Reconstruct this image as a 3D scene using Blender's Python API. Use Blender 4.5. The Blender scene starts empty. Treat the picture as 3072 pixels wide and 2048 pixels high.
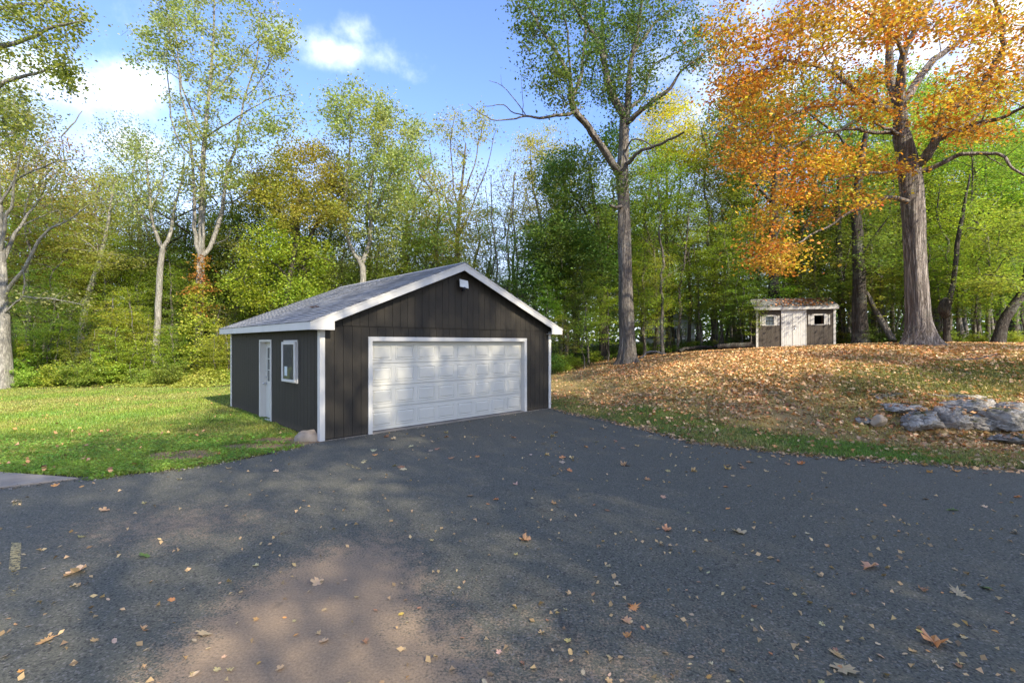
import bpy, math, random
import numpy as np
from mathutils import Vector
rng = np.random.default_rng(11)
random.seed(5)
S = bpy.context.scene
R = math.radians
FOC, CY, CAMH = 1404.4, 1028.7, 2.08          # focal length and horizon of the 3072 px wide picture, eye height

# ------------------------------------------------------------------ camera, sky, sun, exposure
cam = bpy.data.objects.new('camera', bpy.data.cameras.new('camera'))
S.collection.objects.link(cam)
cam.location = (0, 0, CAMH); cam.rotation_euler = (R(90), 0, 0)
cam.data.sensor_width = 36; cam.data.lens = 36 * FOC / 3072
cam.data.shift_y = (CY - 1024) / 3072
cam.data.clip_end = 3000
S.camera = cam
S.view_settings.view_transform = 'Standard'; S.view_settings.look = 'None'
S.view_settings.gamma = 1; S.view_settings.use_curve_mapping = False
S.view_settings.exposure = 1.85
SUN_EL = 36.0
SUN_DIR = Vector((0.66, -0.75, 0)).normalized()            # horizontally towards the sun: behind the camera, right
sun = bpy.data.objects.new('sun', bpy.data.lights.new('sun', 'SUN'))
S.collection.objects.link(sun)
sd = Vector((SUN_DIR.x * math.cos(R(SUN_EL)), SUN_DIR.y * math.cos(R(SUN_EL)), math.sin(R(SUN_EL))))
sun.rotation_euler = sd.to_track_quat('Z', 'Y').to_euler()
sun.location = sd * 60
sun.data.energy = 3.0; sun.data.angle = R(0.8); sun.data.color = (1.0, 0.92, 0.76)

W_ = bpy.data.worlds.new('World'); S.world = W_; W_.use_nodes = True
nt = W_.node_tree; nt.nodes.clear()
def N(nt, t, **kw):
    n = nt.nodes.new(t)
    for k, v in kw.items():
        if k.startswith('i_'):
            n.inputs[k[2:].replace('_', ' ')].default_value = v
        else: setattr(n, k, v)
    return n
def math_(nt, op, a, b=None, c=None, clamp=False):
    n = nt.nodes.new('ShaderNodeMath'); n.operation = op; n.use_clamp = clamp
    for i, v in enumerate((a, b, c)):
        if v is None: continue
        if isinstance(v, (int, float)): n.inputs[i].default_value = v
        else: nt.links.new(v, n.inputs[i])
    return n.outputs[0]
out = N(nt, 'ShaderNodeOutputWorld'); bg = N(nt, 'ShaderNodeBackground')
bg.inputs['Strength'].default_value = 0.125
sky = N(nt, 'ShaderNodeTexSky', sky_type='NISHITA', sun_disc=False, sun_elevation=R(SUN_EL),
        sun_rotation=math.atan2(SUN_DIR.x, SUN_DIR.y), altitude=100, air_density=1.0, dust_density=1.0, ozone_density=1.3)
tc = N(nt, 'ShaderNodeTexCoord')
nz = N(nt, 'ShaderNodeTexNoise'); nz.inputs['Scale'].default_value = 9; nz.inputs['Detail'].default_value = 7
nz.inputs['Roughness'].default_value = .6
nt.links.new(tc.outputs['Generated'], nz.inputs['Vector'])
def dotn(vec):
    n = N(nt, 'ShaderNodeVectorMath', operation='DOT_PRODUCT'); n.inputs[1].default_value = vec
    nt.links.new(tc.outputs['Generated'], n.inputs[0]); return n.outputs['Value']
mask = None
for (cx, cy, sx, sy, amp) in [(1050, 160, .13, .035, .6), (1060, 95, .05, .03, .6), (170, 225, .20, .055, 1.0), (390, 245, .13, .04, .8),
                              (380, 430, .07, .04, .6), (3600, -300, .5, .2, 1), (-1200, 300, .4, .15, 1),
                              (2720, 60, .35, .2, .8), (1500, -1800, .4, .2, 1), (-2600, -900, .5, .3, 1)]:
    c = Vector(((cx - 1536) / FOC, 1, (CY - cy) / FOC)).normalized()
    e1 = Vector((0, 0, 1)).cross(c).normalized(); e2 = c.cross(e1)
    a = math_(nt, 'DIVIDE', dotn(e1), sx); b = math_(nt, 'DIVIDE', dotn(e2), sy)
    r = math_(nt, 'SQRT', math_(nt, 'ADD', math_(nt, 'MULTIPLY', a, a), math_(nt, 'MULTIPLY', b, b)))
    m = math_(nt, 'MULTIPLY', math_(nt, 'SUBTRACT', 1.0, r), amp)
    fr = math_(nt, 'GREATER_THAN', dotn(c), 0.3)
    m = math_(nt, 'MULTIPLY', math_(nt, 'MAXIMUM', m, -1.0), fr)
    m = math_(nt, 'ADD', m, math_(nt, 'MULTIPLY', math_(nt, 'SUBTRACT', 1.0, fr), -1.0))
    mask = m if mask is None else math_(nt, 'MAXIMUM', mask, m)
v = math_(nt, 'ADD', mask, math_(nt, 'MULTIPLY', math_(nt, 'SUBTRACT', nz.outputs['Fac'], 0.5), 2.1))
mr = N(nt, 'ShaderNodeMapRange', interpolation_type='SMOOTHSTEP'); mr.inputs['From Min'].default_value = -0.05; mr.inputs['From Max'].default_value = 1.25
nt.links.new(v, mr.inputs['Value'])
sep = N(nt, 'ShaderNodeSeparateXYZ'); nt.links.new(tc.outputs['Generated'], sep.inputs[0])
hz = N(nt, 'ShaderNodeMapRange'); hz.inputs['From Min'].default_value = 0.0; hz.inputs['From Max'].default_value = 0.40
hz.inputs['To Min'].default_value = .75; hz.inputs['To Max'].default_value = 0.0
nt.links.new(sep.outputs[2], hz.inputs['Value'])
hmix = N(nt, 'ShaderNodeMix', data_type='RGBA'); hmix.inputs['B'].default_value = (4.7, 5.0, 5.5, 1)
nt.links.new(hz.outputs[0], hmix.inputs['Factor']); 
tint = N(nt, 'ShaderNodeMix', data_type='RGBA', blend_type='MULTIPLY'); tint.inputs['Factor'].default_value = 1; tint.inputs['B'].default_value = (.64, .71, .97, 1)
nt.links.new(sky.outputs[0], tint.inputs['A']); nt.links.new(tint.outputs['Result'], hmix.inputs['A'])
mix = N(nt, 'ShaderNodeMix', data_type='RGBA'); mix.inputs['B'].default_value = (4.6, 4.9, 5.2, 1)
nt.links.new(mr.outputs[0], mix.inputs['Factor']); nt.links.new(hmix.outputs['Result'], mix.inputs['A'])
nt.links.new(mix.outputs['Result'], bg.inputs['Color']); nt.links.new(bg.outputs[0], out.inputs[0])

# ------------------------------------------------------------------ small helpers
def at(vx, vy, d):
    """point d metres ahead seen at (vx, vy) of the 2352 px wide view of the photograph"""
    return np.array([(vx * 1.30612 - 1536) / FOC * d, d, CAMH - (vy * 1.30612 - CY) / FOC * d])
def tag(o, label=None, cat=None, group=None, kind=None):
    if label: o['label'] = label
    if cat: o['category'] = cat
    if group: o['group'] = group
    if kind: o['kind'] = kind
    return o
def link(o, parent=None):
    S.collection.objects.link(o)
    if parent is not None: o.parent = parent
    return o
def empty(name, loc, rz=0):
    o = bpy.data.objects.new(name, None); o.location = loc; o.rotation_euler = (0, 0, rz); o.empty_display_size = .3
    return link(o)
def npmesh(name, V, F, smooth=False, attrs=None):
    """mesh from a float (n,3) array and an int (m,k) array, fast"""
    V = np.asarray(V, np.float32); F = np.asarray(F, np.int32); k = F.shape[1]
    me = bpy.data.meshes.new(name)
    me.vertices.add(len(V)); me.vertices.foreach_set('co', V.ravel())
    me.loops.add(F.size); me.loops.foreach_set('vertex_index', F.ravel())
    me.polygons.add(len(F)); me.polygons.foreach_set('loop_start', np.arange(0, F.size, k, dtype=np.int32))
    if smooth: me.polygons.foreach_set('use_smooth', np.ones(len(F), bool))
    for nm, (dom, arr) in (attrs or {}).items():
        if arr.ndim == 2:
            a = me.attributes.new(nm, 'FLOAT_COLOR', dom); a.data.foreach_set('color', arr.astype(np.float32).ravel())
        else:
            a = me.attributes.new(nm, 'FLOAT', dom); a.data.foreach_set('value', arr.astype(np.float32))
    me.update(calc_edges=True)
    return me
def objm(name, me, mat, parent=None, loc=None, rot=None):
    if mat is not None and not me.materials: me.materials.append(mat)
    o = bpy.data.objects.new(name, me)
    if loc is not None: o.location = loc
    if rot is not None: o.rotation_euler = rot
    return link(o, parent)
class MB:
    """collects boxes and prisms, builds one mesh"""
    def __init__(s): s.v = []; s.f = []
    def poly(s, pts2, axis, a, b):
        """prism: polygon pts2 extruded along axis from a to b"""
        n = len(pts2); i0 = len(s.v)
        for c in (a, b):
            for p in pts2:
                q = list(p); q.insert('xyz'.index(axis), c); s.v.append(tuple(q))
        s.f.append(tuple(range(i0, i0 + n))[::-1]); s.f.append(tuple(range(i0 + n, i0 + 2 * n)))
        for i in range(n):
            j = (i + 1) % n; s.f.append((i0 + i, i0 + j, i0 + n + j, i0 + n + i))
        return s
    def box(s, x0, x1, y0, y1, z0, z1): return s.poly([(x0, y0), (x1, y0), (x1, y1), (x0, y1)], 'z', z0, z1)
    def cyl(s, p, q, r, n=12, r2=None):
        p = Vector(p); q = Vector(q); d = (q - p).normalized(); a = d.orthogonal().normalized(); b = d.cross(a); i0 = len(s.v)
        for c, rr in ((p, r), (q, r if r2 is None else r2)):
            for i in range(n):
                t = 2 * math.pi * i / n; s.v.append(tuple(c + (a * math.cos(t) + b * math.sin(t)) * rr))
        s.f.append(tuple(range(i0, i0 + n))[::-1]); s.f.append(tuple(range(i0 + n, i0 + 2 * n)))
        for i in range(n):
            j = (i + 1) % n; s.f.append((i0 + i, i0 + j, i0 + n + j, i0 + n + i))
        return s
    def sphere(s, c, r, n=12, sq=(1, 1, 1)):
        i0 = len(s.v); m = n // 2
        for i in range(m + 1):
            ph = math.pi * i / m
            for j in range(n):
                t = 2 * math.pi * j / n
                s.v.append((c[0] + r * sq[0] * math.sin(ph) * math.cos(t), c[1] + r * sq[1] * math.sin(ph) * math.sin(t), c[2] + r * sq[2] * math.cos(ph)))
        for i in range(m):
            for j in range(n):
                k = (j + 1) % n; s.f.append((i0 + i * n + j, i0 + i * n + k, i0 + (i + 1) * n + k, i0 + (i + 1) * n + j))
        return s
    def mesh(s, name, bevel=0):
        me = bpy.data.meshes.new(name); me.from_pydata(s.v, [], s.f)
        import bmesh
        bm = bmesh.new(); bm.from_mesh(me)
        bmesh.ops.recalc_face_normals(bm, faces=bm.faces)
        if bevel: bmesh.ops.bevel(bm, geom=bm.edges[:], offset=bevel, segments=1, affect='EDGES', clamp_overlap=True)
        bm.to_mesh(me); bm.free(); me.update(); return me
    def build(s, name, mat, parent=None, bevel=0, loc=None, rot=None): return objm(name, s.mesh(name, bevel), mat, parent, loc, rot)

# ------------------------------------------------------------------ materials
def new_mat(name):
    m = bpy.data.materials.new(name); m.use_nodes = True; nt = m.node_tree; nt.nodes.clear()
    o = N(nt, 'ShaderNodeOutputMaterial'); b = N(nt, 'ShaderNodeBsdfPrincipled'); nt.links.new(b.outputs[0], o.inputs[0])
    return m, nt, b, o
def ramp(nt, fac, stops, interp='LINEAR'):
    r = N(nt, 'ShaderNodeValToRGB'); r.color_ramp.interpolation = interp
    e = r.color_ramp.elements
    while len(e) < len(stops): e.new(0.5)
    for x, (p, c) in zip(e, stops): x.position = p; x.color = (*c, 1) if len(c) == 3 else c
    nt.links.new(fac, r.inputs[0]); return r.outputs[0]
def noise(nt, vec, scale, detail=4, rough=.55, dist=0):
    n = N(nt, 'ShaderNodeTexNoise'); n.inputs['Scale'].default_value = scale; n.inputs['Detail'].default_value = detail
    n.inputs['Roughness'].default_value = rough; n.inputs['Distortion'].default_value = dist
    if vec is not None: nt.links.new(vec, n.inputs['Vector'])
    return n.outputs['Fac']
def coords(nt, scale=(1, 1, 1), kind='Object'):
    t = N(nt, 'ShaderNodeTexCoord'); m = N(nt, 'ShaderNodeMapping'); m.inputs['Scale'].default_value = scale
    nt.links.new(t.outputs[kind], m.inputs[0]); return m.outputs[0]
def bump(nt, b, h, strength, dist):
    n = N(nt, 'ShaderNodeBump'); n.inputs['Strength'].default_value = strength; n.inputs['Distance'].default_value = dist
    nt.links.new(h, n.inputs['Height']); nt.links.new(n.outputs[0], b.inputs['Normal']); return n
def mixc(nt, fac, a, b, mode='MIX'):
    n = N(nt, 'ShaderNodeMix', data_type='RGBA', blend_type=mode)
    for nm, v in (('Factor', fac), ('A', a), ('B', b)):
        if isinstance(v, tuple): n.inputs[nm].default_value = (*v, 1)[:4]
        elif isinstance(v, (int, float)): n.inputs[nm].default_value = v
        else: nt.links.new(v, n.inputs[nm])
    return n.outputs['Result']
def geo_pos(nt, scale=(1, 1, 1)):
    t = N(nt, 'ShaderNodeNewGeometry'); m = N(nt, 'ShaderNodeMapping'); m.inputs['Scale'].default_value = scale
    nt.links.new(t.outputs['Position'], m.inputs[0]); return m.outputs[0]
def simple(name, col, rough=.6, var=.12, scale=6, bumpd=.002, metal=0, spec=.5, stretch=(1, 1, 1), kind='Object'):
    m, nt, b, o = new_mat(name)
    c = coords(nt, stretch, kind) if kind != 'World' else geo_pos(nt, stretch); n = noise(nt, c, scale, 6)
    lo = tuple(x * (1 - var) for x in col); hi = tuple(min(1, x * (1 + var)) for x in col)
    nt.links.new(ramp(nt, n, [(.3, lo), (.7, hi)]), b.inputs['Base Color'])
    b.inputs['Roughness'].default_value = rough; b.inputs['Metallic'].default_value = metal
    b.inputs['Specular IOR Level'].default_value = spec
    if bumpd: bump(nt, b, noise(nt, c, scale * 4, 5), .5, bumpd)
    return m

def siding_mat(name, base):
    m, nt, b, o = new_mat(name)
    c = geo_pos(nt, (9, 9, 1)); f = noise(nt, c, 6, 8, .7)
    big = noise(nt, geo_pos(nt, (1.5, 1.5, .6)), 1.3, 4)
    oi = N(nt, 'ShaderNodeObjectInfo')
    c1 = ramp(nt, f, [(.25, tuple(x * .72 for x in base)), (.6, base), (.85, tuple(x * 1.4 for x in base))])
    c2 = mixc(nt, math_(nt, 'MULTIPLY', big, .18), c1, tuple(x * 1.5 for x in base))
    v = math_(nt, 'ADD', math_(nt, 'MULTIPLY', oi.outputs['Random'], .10), .95)
    cv = N(nt, 'ShaderNodeCombineXYZ')
    for i in range(3): nt.links.new(v, cv.inputs[i])
    c3 = mixc(nt, 1.0, c2, cv.outputs[0], 'MULTIPLY')
    # dust and splash marks on the lowest hand of the boards
    g = N(nt, 'ShaderNodeNewGeometry'); s = N(nt, 'ShaderNodeSeparateXYZ'); nt.links.new(g.outputs['Position'], s.inputs[0])
    dz = math_(nt, 'SUBTRACT', math_(nt, 'MULTIPLY', f, .75), math_(nt, 'MULTIPLY', math_(nt, 'SUBTRACT', s.outputs[2], .0), 1.5 if base[0] < .05 else 0.0))
    dm_ = ramp(nt, dz, [(.05, (0, 0, 0)), (.45, (.42, .42, .42) if base[0] < .05 else (0, 0, 0))])
    c3 = mixc(nt, dm_, c3, (.16, .12, .08))
    nt.links.new(c3, b.inputs['Base Color'])
    b.inputs['Roughness'].default_value = .75; b.inputs['Specular IOR Level'].default_value = .3
    bump(nt, b, f, .6, .004)
    return m
M = {}
M['siding'] = siding_mat('dark_brown_siding', (.035, .029, .020))
M['shed_siding'] = siding_mat('taupe_siding', (.066, .053, .04))
M['backing'] = simple('dark_groove', (.012, .01, .009), .9)
def white_mat(name, col=(.78, .8, .82), dirt=.25):
    m, nt, b, o = new_mat(name)
    c = geo_pos(nt); n1 = noise(nt, c, 1.6, 6, .65); n2 = noise(nt, geo_pos(nt, (14, 14, 1.2)), 2, 5)
    a = ramp(nt, n1, [(.3, tuple(x * (1 - dirt) for x in col)), (.62, col)])
    a = mixc(nt, math_(nt, 'MULTIPLY', n2, .25), a, (.55, .53, .47))
    nt.links.new(a, b.inputs['Base Color']); b.inputs['Roughness'].default_value = .5
    b.inputs['Specular IOR Level'].default_value = .35
    bump(nt, b, n2, .25, .001); return m
M['trim'] = white_mat('white_trim', (.62, .585, .51), .12)
M['door_white'] = white_mat('door_white_steel', (.59, .56, .465), .06)
M['shed_white'] = white_mat('weathered_white', (.52, .49, .44), .3)
M['soffit'] = simple('soffit_grey', (.20, .19, .185), .8)
M['metal'] = simple('brushed_metal', (.5, .5, .5), .3, metal=.9)
M['black'] = simple('black_plastic', (.012, .012, .014), .35)
M['grey_light'] = simple('lamp_face', (.55, .55, .48), .35)
M['concrete'] = simple('concrete', (.27, .225, .17), .9, var=.2, scale=3, bumpd=.006)
M['twig'] = simple('dry_twig', (.09, .045, .025), .9)
def glass():
    m, nt, b, o = new_mat('window_glass')
    b.inputs['Base Color'].default_value = (.045, .055, .055, 1); b.inputs['Roughness'].default_value = .04
    b.inputs['Specular IOR Level'].default_value = .9
    bump(nt, b, noise(nt, coords(nt), 2.5, 2), .15, .01); return m
M['glass'] = glass()
M['paper'] = simple('pale_label', (.5, .55, .52), .7)

def shingle_mat(name, cols):
    m, nt, b, o = new_mat(name)
    oi = N(nt, 'ShaderNodeObjectInfo'); at_ = N(nt, 'ShaderNodeAttribute', attribute_name='rnd')
    r = math_(nt, 'FRACT', math_(nt, 'ADD', oi.outputs['Random'], at_.outputs['Fac']))
    gr = noise(nt, geo_pos(nt), 160, 2)
    big = noise(nt, geo_pos(nt), 1.2, 4)
    k = math_(nt, 'ADD', math_(nt, 'MULTIPLY', r, .42), math_(nt, 'ADD', math_(nt, 'MULTIPLY', gr, .4), math_(nt, 'MULTIPLY', big, .25)))
    nt.links.new(ramp(nt, k, [(.2, cols[0]), (.6, cols[1]), (1, cols[2])]), b.inputs['Base Color'])
    b.inputs['Roughness'].default_value = .85; b.inputs['Specular IOR Level'].default_value = .35
    bump(nt, b, gr, .6, .003); return m
M['shingle'] = shingle_mat('grey_shingle', ((.12, .12, .12), (.22, .22, .22), (.36, .36, .36)))
M['old_shingle'] = shingle_mat('weathered_shingle', ((.10, .095, .08), (.19, .185, .165), (.30, .29, .26)))

def asphalt_mat():
    m, nt, b, o = new_mat('asphalt')
    p = geo_pos(nt); fine = noise(nt, p, 55, 6, .75); mid = noise(nt, p, 9, 5, .6); big = noise(nt, p, .9, 4, .6)
    vo = N(nt, 'ShaderNodeTexVoronoi'); vo.inputs['Scale'].default_value = 75; nt.links.new(p, vo.inputs['Vector'])
    base = ramp(nt, fine, [(.34, (.050, .046, .030)), (.52, (.113, .106, .071)), (.68, (.22, .20, .145))])
    base = mixc(nt, math_(nt, 'MULTIPLY', big, .35), base, (.13, .12, .083))
    vc = N(nt, 'ShaderNodeTexVoronoi'); vc.inputs['Scale'].default_value = 70; nt.links.new(p, vc.inputs['Vector']); vs = N(nt, 'ShaderNodeSeparateColor'); nt.links.new(vc.outputs['Color'], vs.inputs[0])
    stn = ramp(nt, vs.outputs[0], [(.86, (0, 0, 0)), (.95, (.6, .6, .6))]); base = mixc(nt, stn, base, (.25, .22, .18))
    base = mixc(nt, ramp(nt, vs.outputs[1], [(.8, (0, 0, 0)), (.92, (.7, .7, .7))]), base, (.022, .02, .018))
    # the sealed coat is worn off in patches: sandy aggregate shows
    s = N(nt, 'ShaderNodeSeparateXYZ'); nt.links.new(p, s.inputs[0])
    def blob(cx, cy, rx, ry, amp=1.0):
        a = math_(nt, 'DIVIDE', math_(nt, 'SUBTRACT', s.outputs[0], cx), rx); c = math_(nt, 'DIVIDE', math_(nt, 'SUBTRACT', s.outputs[1], cy), ry)
        return math_(nt, 'MULTIPLY', math_(nt, 'SUBTRACT', 1.0, math_(nt, 'SQRT', math_(nt, 'ADD', math_(nt, 'MULTIPLY', a, a), math_(nt, 'MULTIPLY', c, c)))), amp)
    w = blob(-1.5, 3.4, .95, 1.8, 1.5)
    w = math_(nt, 'MAXIMUM', w, blob(-1.05, 2.6, 1.15, 1.5, 1.2))
    w = math_(nt, 'MAXIMUM', w, blob(.2, 2.2, 1.6, 1.2, .3))
    w = math_(nt, 'MAXIMUM', w, blob(-3.9, 5.4, 1.0, .6, .35))
    w2 = math_(nt, 'ADD', w, math_(nt, 'MULTIPLY', math_(nt, 'SUBTRACT', mid, .5), 1.5))
    w2 = math_(nt, 'ADD', w2, math_(nt, 'MULTIPLY', math_(nt, 'SUBTRACT', fine, .5), 3.0))
    wf = N(nt, 'ShaderNodeMapRange', interpolation_type='SMOOTHSTEP'); wf.inputs['From Min'].default_value = .0; wf.inputs['From Max'].default_value = .55
    nt.links.new(w2, wf.inputs['Value'])
    sand = ramp(nt, fine, [(.25, (.17, .115, .068)), (.7, (.37, .258, .155))])
    col = mixc(nt, math_(nt, 'MULTIPLY', wf.outputs[0], .92), base, sand)
    # worn specks everywhere, more in front
    sp = N(nt, 'ShaderNodeMapRange'); sp.inputs['From Min'].default_value = .6; sp.inputs['From Max'].default_value = .72
    nt.links.new(noise(nt, p, 28, 5, .7), sp.inputs['Value'])
    pm = ramp(nt, noise(nt, p, .55, 3), [(.42, (0, 0, 0)), (.62, (1, 1, 1))])
    col = mixc(nt, math_(nt, 'MULTIPLY', math_(nt, 'MULTIPLY', sp.outputs[0], .6), pm), col, (.2, .18, .15))
    # hairline crack and oil spots
    st = ramp(nt, noise(nt, p, 2.3, 3), [(.70, (0, 0, 0)), (.78, (1, 1, 1))])
    col = mixc(nt, math_(nt, 'MULTIPLY', st, .5), col, (.025, .022, .02))
    ck = noise(nt, p, .55, 5, .62, .6); ckl = ramp(nt, math_(nt, 'ABSOLUTE', math_(nt, 'SUBTRACT', ck, .5)), [(.0, (1, 1, 1)), (.0035, (0, 0, 0))])
    ckm = ramp(nt, noise(nt, p, .23, 2), [(.5, (0, 0, 0)), (.56, (.6, .6, .6))]); col = mixc(nt, math_(nt, 'MULTIPLY', ckl, ckm), col, (.02, .018, .016))
    nt.links.new(col, b.inputs['Base Color']); b.inputs['Roughness'].default_value = .82; b.inputs['Specular IOR Level'].default_value = .45
    bump(nt, b, math_(nt, 'ADD', fine, math_(nt, 'MULTIPLY', vo.outputs['Distance'], .6)), .8, .006)
    return m
M['asphalt'] = asphalt_mat()

def ground_mat():
    m, nt, b, o = new_mat('ground_cover')
    p = geo_pos(nt); a = N(nt, 'ShaderNodeAttribute', attribute_name='mask'); s = N(nt, 'ShaderNodeSeparateColor'); nt.links.new(a.outputs['Color'], s.inputs[0])
    f = noise(nt, p, 40, 6, .7); g = noise(nt, p, 3.5, 5, .65); h = noise(nt, p, .7, 3)
    lawn = ramp(nt, f, [(.25, (.05, .07, .014)), (.5, (.125, .155, .032)), (.8, (.24, .24, .07))])
    lawn = mixc(nt, ramp(nt, g, [(.45, (0, 0, 0)), (.75, (.8, .8, .8))]), lawn, (.17, .16, .055))
    litter = ramp(nt, f, [(.25, (.11, .068, .03)), (.5, (.32, .21, .095)), (.78, (.54, .37, .17))])
    litter = mixc(nt, ramp(nt, g, [(.4, (0, 0, 0)), (.8, (1, 1, 1))]), litter, (.2, .19, .06))
    moss = ramp(nt, f, [(.3, (.035, .04, .01)), (.55, (.12, .12, .03)), (.8, (.2, .19, .06))])
    dirt = ramp(nt, f, [(.25, (.17, .105, .055)), (.7, (.38, .255, .145))])
    duff = ramp(nt, f, [(.3, (.015, .016, .007)), (.7, (.055, .045, .022))])
    def ww(ch, k=.9):
        x = math_(nt, 'ADD', ch, math_(nt, 'MULTIPLY', math_(nt, 'SUBTRACT', g, .5), k))
        x = math_(nt, 'ADD', x, math_(nt, 'MULTIPLY', math_(nt, 'SUBTRACT', f, .5), .5))
        r = N(nt, 'ShaderNodeMapRange', interpolation_type='SMOOTHSTEP'); r.inputs['From Min'].default_value = .35; r.inputs['From Max'].default_value = .65
        nt.links.new(x, r.inputs['Value']); return r.outputs[0]
    a2 = N(nt, 'ShaderNodeAttribute', attribute_name='mask2'); s2 = N(nt, 'ShaderNodeSeparateColor'); nt.links.new(a2.outputs['Color'], s2.inputs[0])
    col = mixc(nt, ww(s.outputs[0]), duff, lawn)
    col = mixc(nt, ww(s.outputs[1]), col, litter)
    col = mixc(nt, ww(s.outputs[2]), col, moss)
    col = mixc(nt, ww(s2.outputs[0], .6), col, dirt)
    nt.links.new(col, b.inputs['Base Color']); b.inputs['Roughness'].default_value = .95; b.inputs['Specular IOR Level'].default_value = .15
    bump(nt, b, math_(nt, 'ADD', f, g), .9, .03)
    return m
M['ground'] = ground_mat()

def leaf_mat(name, trans=.47, hue=.05, val=(.6, 1.6), sat=1.0, patch=.35):
    """colour comes from the object's own colour, varied leaf by leaf"""
    m, nt, b, o = new_mat(name)
    oi = N(nt, 'ShaderNodeObjectInfo'); r = N(nt, 'ShaderNodeAttribute', attribute_name='rnd')
    pn = noise(nt, geo_pos(nt), patch, 3)
    hs = N(nt, 'ShaderNodeHueSaturation'); hs.inputs['Saturation'].default_value = sat
    r2 = math_(nt, 'FRACT', math_(nt, 'MULTIPLY', r.outputs['Fac'], 7.31))
    hh = math_(nt, 'ADD', .5, math_(nt, 'MULTIPLY', math_(nt, 'ADD', math_(nt, 'SUBTRACT', r2, .5), math_(nt, 'MULTIPLY', math_(nt, 'SUBTRACT', pn, .5), 2.2)), hue))
    nt.links.new(hh, hs.inputs['Hue'])
    vv = N(nt, 'ShaderNodeMapRange'); vv.inputs['To Min'].default_value = val[0]; vv.inputs['To Max'].default_value = val[1]
    nt.links.new(r.outputs['Fac'], vv.inputs['Value']); nt.links.new(vv.outputs[0], hs.inputs['Value'])
    nt.links.new(oi.outputs['Color'], hs.inputs['Color'])
    nt.links.new(hs.outputs[0], b.inputs['Base Color']); b.inputs['Roughness'].default_value = .45; b.inputs['Specular IOR Level'].default_value = .35
    if trans:
        t = N(nt, 'ShaderNodeBsdfTranslucent'); ms = N(nt, 'ShaderNodeMixShader'); ms.inputs[0].default_value = trans
        tcx = mixc(nt, 1.0, hs.outputs[0], (1.35, 1.4, .8), 'MULTIPLY')
        nt.links.new(tcx, t.inputs['Color'])
        nt.links.new(b.outputs[0], ms.inputs[1]); nt.links.new(t.outputs[0], ms.inputs[2]); nt.links.new(ms.outputs[0], o.inputs[0])
    return m
M['leaf'] = leaf_mat('tree_leaves')
M['leaf_orange'] = leaf_mat('orange_maple_leaves', .3, .055, (.45, 1.6), 1.0, .6)
M['leaf_dry'] = leaf_mat('dry_leaves', .12, .018, (.5, 1.6), .95, .8)
M['grass'] = leaf_mat('grass_blades', .3, .05, (.55, 1.5), 1.0, .5)

def bark_mat(name, dark, light, scale=7, stretch=.12, bd=.03):
    m, nt, b, o = new_mat(name)
    c = geo_pos(nt, (1, 1, stretch)); f = noise(nt, c, scale * 1.6, 8, .72, .8)
    rg = noise(nt, geo_pos(nt, (1, 1, stretch * .7)), scale * 1.2, 4, .6, 1.2)
    rdg = math_(nt, 'ABSOLUTE', math_(nt, 'SUBTRACT', rg, .5))
    e = N(nt, 'ShaderNodeMapRange'); e.inputs['From Max'].default_value = .09; nt.links.new(rdg, e.inputs['Value'])
    col = ramp(nt, f, [(.3, dark), (.62, light), (.85, tuple(x * 1.25 for x in light))])
    ef = math_(nt, 'ADD', math_(nt, 'MULTIPLY', e.outputs[0], .65), .35)
    col = mixc(nt, ef, tuple(x * .45 for x in dark), col)
    lich = ramp(nt, noise(nt, geo_pos(nt), 1.7, 5, .7), [(.52, (0, 0, 0)), (.7, (.55, .55, .55))])
    col = mixc(nt, lich, col, (.22, .23, .18))
    nt.links.new(col, b.inputs['Base Color']); b.inputs['Roughness'].default_value = .9; b.inputs['Specular IOR Level'].default_value = .2
    bump(nt, b, math_(nt, 'ADD', math_(nt, 'MULTIPLY', e.outputs[0], .8), f), 1.0, bd)
    return m
M['bark'] = bark_mat('grey_brown_bark', (.10, .08, .062), (.24, .21, .175))
M['bark_maple'] = bark_mat('furrowed_maple_bark', (.15, .115, .095), (.36, .31, .27), 7, .07, .06)
M['bark_pale'] = bark_mat('pale_bark', (.16, .145, .12), (.33, .305, .255), 8, .3, .012)
M['bark_dark'] = bark_mat('dark_bark', (.035, .028, .022), (.10, .085, .07))
M['bark_dead'] = bark_mat('dead_wood', (.11, .10, .1), (.24, .22, .21), 9, .5, .01)

# ------------------------------------------------------------------ terrain
DRIVE = np.array([(1.25, 14.85), (1.6, 13.95), (2.3, 12.85), (3.0, 11.5), (3.8, 9.65), (5.1, 8.8), (6.74, 8.13), (8.31, 7.6), (12, 6.7), (20, 5.2), (45, 2.5),
                  (45, -25), (-40, -25), (-40, -6), (-12, 3.9), (-7.33, 6.7), (-6.56, 7.15), (-5.9, 7.4), (-5.15, 7.95), (-4.6, 8.75), (-4.25, 9.35), (-4.03, 9.87),
                  (-1.5, 12.4), (1.2, 14.95)])
def sdist(P, poly):
    """signed distance, positive outside"""
    d = np.full(len(P), 1e9); ins = np.zeros(len(P), bool)
    for a, b in zip(poly, np.roll(poly, -1, 0)):
        ab = b - a; t = np.clip(((P - a) @ ab) / (ab @ ab), 0, 1)
        d = np.minimum(d, np.hypot(*(P - a - t[:, None] * ab).T))
        c = (a[1] > P[:, 1]) != (b[1] > P[:, 1])
        with np.errstate(divide='ignore', invalid='ignore'):
            xi = a[0] + (P[:, 1] - a[1]) / (b[1] - a[1]) * (b[0] - a[0])
        ins ^= c & (P[:, 0] < xi)
    return np.where(ins, -d, d)
CP = []
def cpx(px, rows):
    for d, z in rows: CP.append(((px - 1536) / FOC * d, d, z))
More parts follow.
